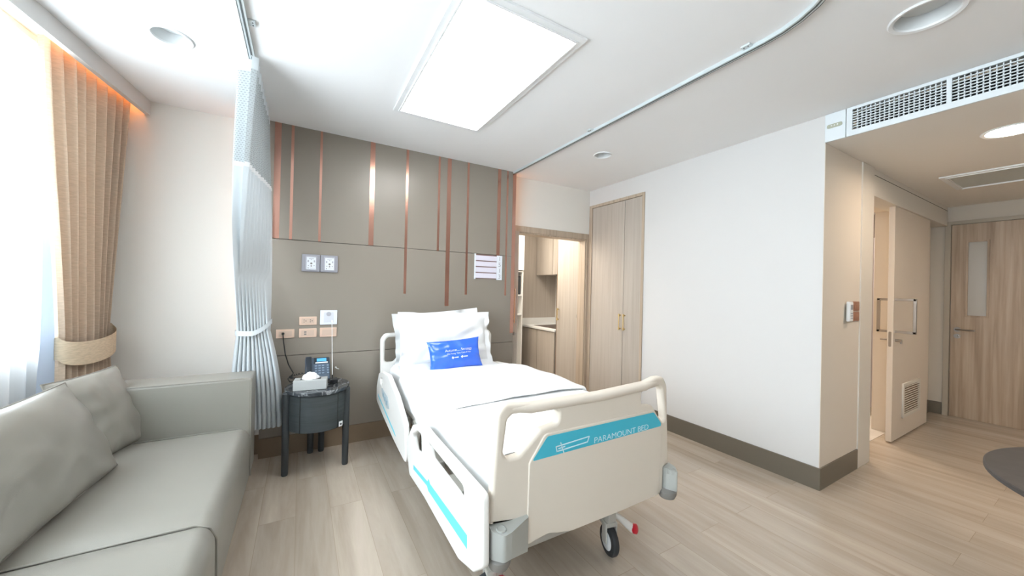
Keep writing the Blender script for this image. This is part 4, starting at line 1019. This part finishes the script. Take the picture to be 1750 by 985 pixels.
# ---------------------------------------------------------------- bathroom and its sliding door
struct('floor_bathroom', box(None, (3.86, 1.235, -.05), (6.6, 3.5, .003)), M['marble_w']).name = 'floor.002'
struct('ceiling', box(None, (3.86, 1.345, 2.40), (6.6, 3.5, 2.41)), M['ceil'])
struct('wall_bath', box(box(box(None, (3.80, 1.345, 0), (3.86, 3.4, 2.4)), (3.86, 3.3, 0), (6.5, 3.4, 2.4)), (6.40, 1.345, 0), (6.5, 3.3, 2.4)), M['sand']).name = 'wall_bathroom.001'
def shc(s, z): y = lerp(1.42, 2.10, s); return Vector((5.62+.03*math.sin(s*60), y, z))
sc2 = thing('shower_curtain', 'pale lilac shower curtain with mesh top inside the bathroom', 'curtain', (5.62, 1.75, .1))
obj('curtain_cloth', sheet(shc, 0, 1, 2.03, .10, 90, 4), M['bathc'], sc2, sm=80); obj('mesh_header', sheet(shc, 0, 1, 2.30, 2.03, 90, 2), M['bathm'], sc2, sm=80, label='dark mesh top')
obj('rod', tube(None, [(5.62, 1.36, 2.32), (5.62, 3.28, 2.32)], .012, 10), M['steel'], sc2)
sd = thing('sliding_door', 'cream sliding bathroom door with square pull and louvre vent, partly open', 'door', (5.3, 1.14, 0))
dl = obj('door_leaf', box(None, (4.74, 1.118, .015), (5.87, 1.160, 2.205)), mat('door_cream', (.72, .63, .53), .45), sd, bevel=.002)
def sqpull(x, y0, s):
    w = .011; bm = B(); z0, z1 = 1.035, 1.335; y1 = y0+s*.125
    pts = [(x, y0, z0), (x, y1, z0), (x, y1, z1), (x, y0, z1)]
    for p, q in zip(pts, pts[1:]):
        p, q = Vector(p), Vector(q); d = (q-p); L = d.length; d.normalize(); o1 = Vector((1, 0, 0)); o2 = d.cross(o1); obox(bm, (p+q)/2, d*(L/2+w*.9), o1*w, o2*w)
    return bm
obj('pull_handle', sqpull(4.79, 1.118, -1), M['steel'], sd, bevel=.002, label='square brushed steel pull'); obj('pull_handle', sqpull(4.80, 1.160, .6), M['steel'], sd, bevel=.002)
obj('edge_plate', plate_mesh([fillet([(1.130, .895), (1.149, .895), (1.149, 1.035), (1.130, 1.035)], .009, 5)], .002, 0, frame_m((4.739, 0, 0), (0, 1, 0), (0, 0, 1), (1, 0, 0))), M['steel'], sd, sm=0)
obj('lock', tube(tube(None, [(4.80, 1.118, .955), (4.80, 1.075, .955)], .012, 12), [(4.80, 1.08, .955), (4.80, 1.08, .925)], .008, 8), M['steel'], sd, label='thumb turn lock')
obj('lock', tube(None, [(4.80, 1.16, .955), (4.80, 1.22, .955)], .008, 10), M['steel'], sd)
vt = obj('vent_frame', plate_mesh([[(5.02, .195), (5.57, .195), (5.57, .525), (5.02, .525)], [(5.06, .225), (5.53, .225), (5.53, .495), (5.06, .495)]], .014, .002, frame_m((0, 1.113, 0), (1, 0, 0), (0, 0, 1), (0, -1, 0))), M['frame'], sd, sm=0, label='cream louvre vent')
lv = B()
for i in range(12): obox(lv, (5.295, 1.114, .238+i*.0222), (.235, 0, 0), (0, .008, -.006), (0, .0018, .0024))
obj('louvre_slats', lv, M['frame'], vt, sm=0)
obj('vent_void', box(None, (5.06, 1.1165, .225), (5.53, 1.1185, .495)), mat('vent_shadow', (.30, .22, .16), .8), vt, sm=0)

sw = thing('light_switch', 'pair of copper switch plates on the sand-coloured corridor wall', 'switch', (3.68, YC, 1.23))
for z0, z1 in ((1.162, 1.236), (1.242, 1.316)):
    p = obj('switch_plate', box(None, (3.60, YC-.010, z0), (3.80, YC, z1)), M['copperplate'], sw, bevel=.006); obj('rocker', box(None, (3.70, YC-.014, z0+.016), (3.76, YC-.009, z1-.016)), M['copperplate'], p, bevel=.002)
rc = thing('remote_control', 'white air conditioner remote in a wall holder beside the copper switches', 'remote control', (3.55, YC, 1.23))
obj('holder', box(None, (3.515, YC-.016, 1.155), (3.60, YC, 1.235)), M['glass'], rc, bevel=.003)
rb = obj('body', box(None, (3.525, YC-.036, 1.165), (3.592, YC-.012, 1.315)), M['fix'], rc, bevel=.008, seg=3)
obj('display', box(None, (3.538, YC-.0375, 1.255), (3.580, YC-.0355, 1.292)), M['gasg'], rb, sm=0); kb = B()
for i in range(3):
    for j in range(2): box(kb, (3.538+.024*j, YC-.0380, 1.186+.018*i), (3.552+.024*j, YC-.0355, 1.195+.018*i))
obj('buttons', kb, M['gasg2'], rb, sm=0)

# ---------------------------------------------------------------- entry door
en = thing('entry_door', 'oak entrance door with narrow frosted window and lever handle at the corridor end', 'door', (XE, .5, 0))
obj('door_frame', plate_mesh([[(-.06, 0), (-.06, 2.25), (1.12, 2.25), (1.12, 0), (1.075, 0), (1.075, 2.212), (-.015, 2.212), (-.015, 0)]], .15, .002, frame_m((XE+.055, 0, 0), (0, 1, 0), (0, 0, 1), (1, 0, 0))), mat('door_frame_tan', (.40, .34, .26), .5), en, sm=0, label='tan door frame')
obj('door_leaf', plate_mesh([[(-.012, .002), (1.072, .002), (1.072, 2.208), (-.012, 2.208)], [(.812, 1.165), (.955, 1.165), (.955, 2.005), (.812, 2.005)]], .045, .001, frame_m((XE+.035, 0, 0), (0, 1, 0), (0, 0, 1), (1, 0, 0))), M['wood_d'], en, sm=0)
obj('window_bead', plate_mesh([[(.800, 1.153), (.967, 1.153), (.967, 2.017), (.800, 2.017)], [(.818, 1.171), (.949, 1.171), (.949, 1.999), (.818, 1.999)]], .010, .002, frame_m((XE+.010, 0, 0), (0, 1, 0), (0, 0, 1), (1, 0, 0))), M['wood_d'], en, sm=0)
obj('vision_pane', box(None, (XE+.030, .815, 1.168), (XE+.036, .952, 2.002)), M['frost'], en, sm=0, label='frosted glass pane')
hn = cyl(None, (XE+.006, 1.02, 1.005), .026, .012, (1, 0, 0), 20); tube(hn, [(XE, 1.02, 1.005), (XE-.045, 1.02, 1.005), (XE-.052, 1.01, 1.005), (XE-.052, .885, 1.003)], .0095, 12)
obj('lever_handle', hn, M['steel'], en, sm=50, label='steel lever handle')
obj('lock', cyl(cyl(None, (XE+.006, 1.02, .928), .026, .012, (1, 0, 0), 20), (XE-.01, 1.02, .928), .012, .02, (1, 0, 0), 14), M['steel'], en, sm=50)

# ---------------------------------------------------------------- round table at the right edge
rt = thing('round_table', 'dark slate grey round table at the right edge of the room', 'table', (2.36, -.295, 0))
obj('table_top', lathe(None, (2.36, -.295, .715), [(.02, 0), (.57, 0), (.588, .010), (.588, .022), (.583, .025), (.02, .025)], n=96), M['tableg'], rt, sm=30)
obj('column', tube(None, [(2.36, -.295, .02), (2.36, -.295, .715)], .04, 24), M['black'], rt)
obj('foot_plate', lathe(None, (2.36, -.295, 0), [(.29, 0), (.29, .010), (.06, .022), (.02, .025)], n=48), M['black'], rt, sm=30)
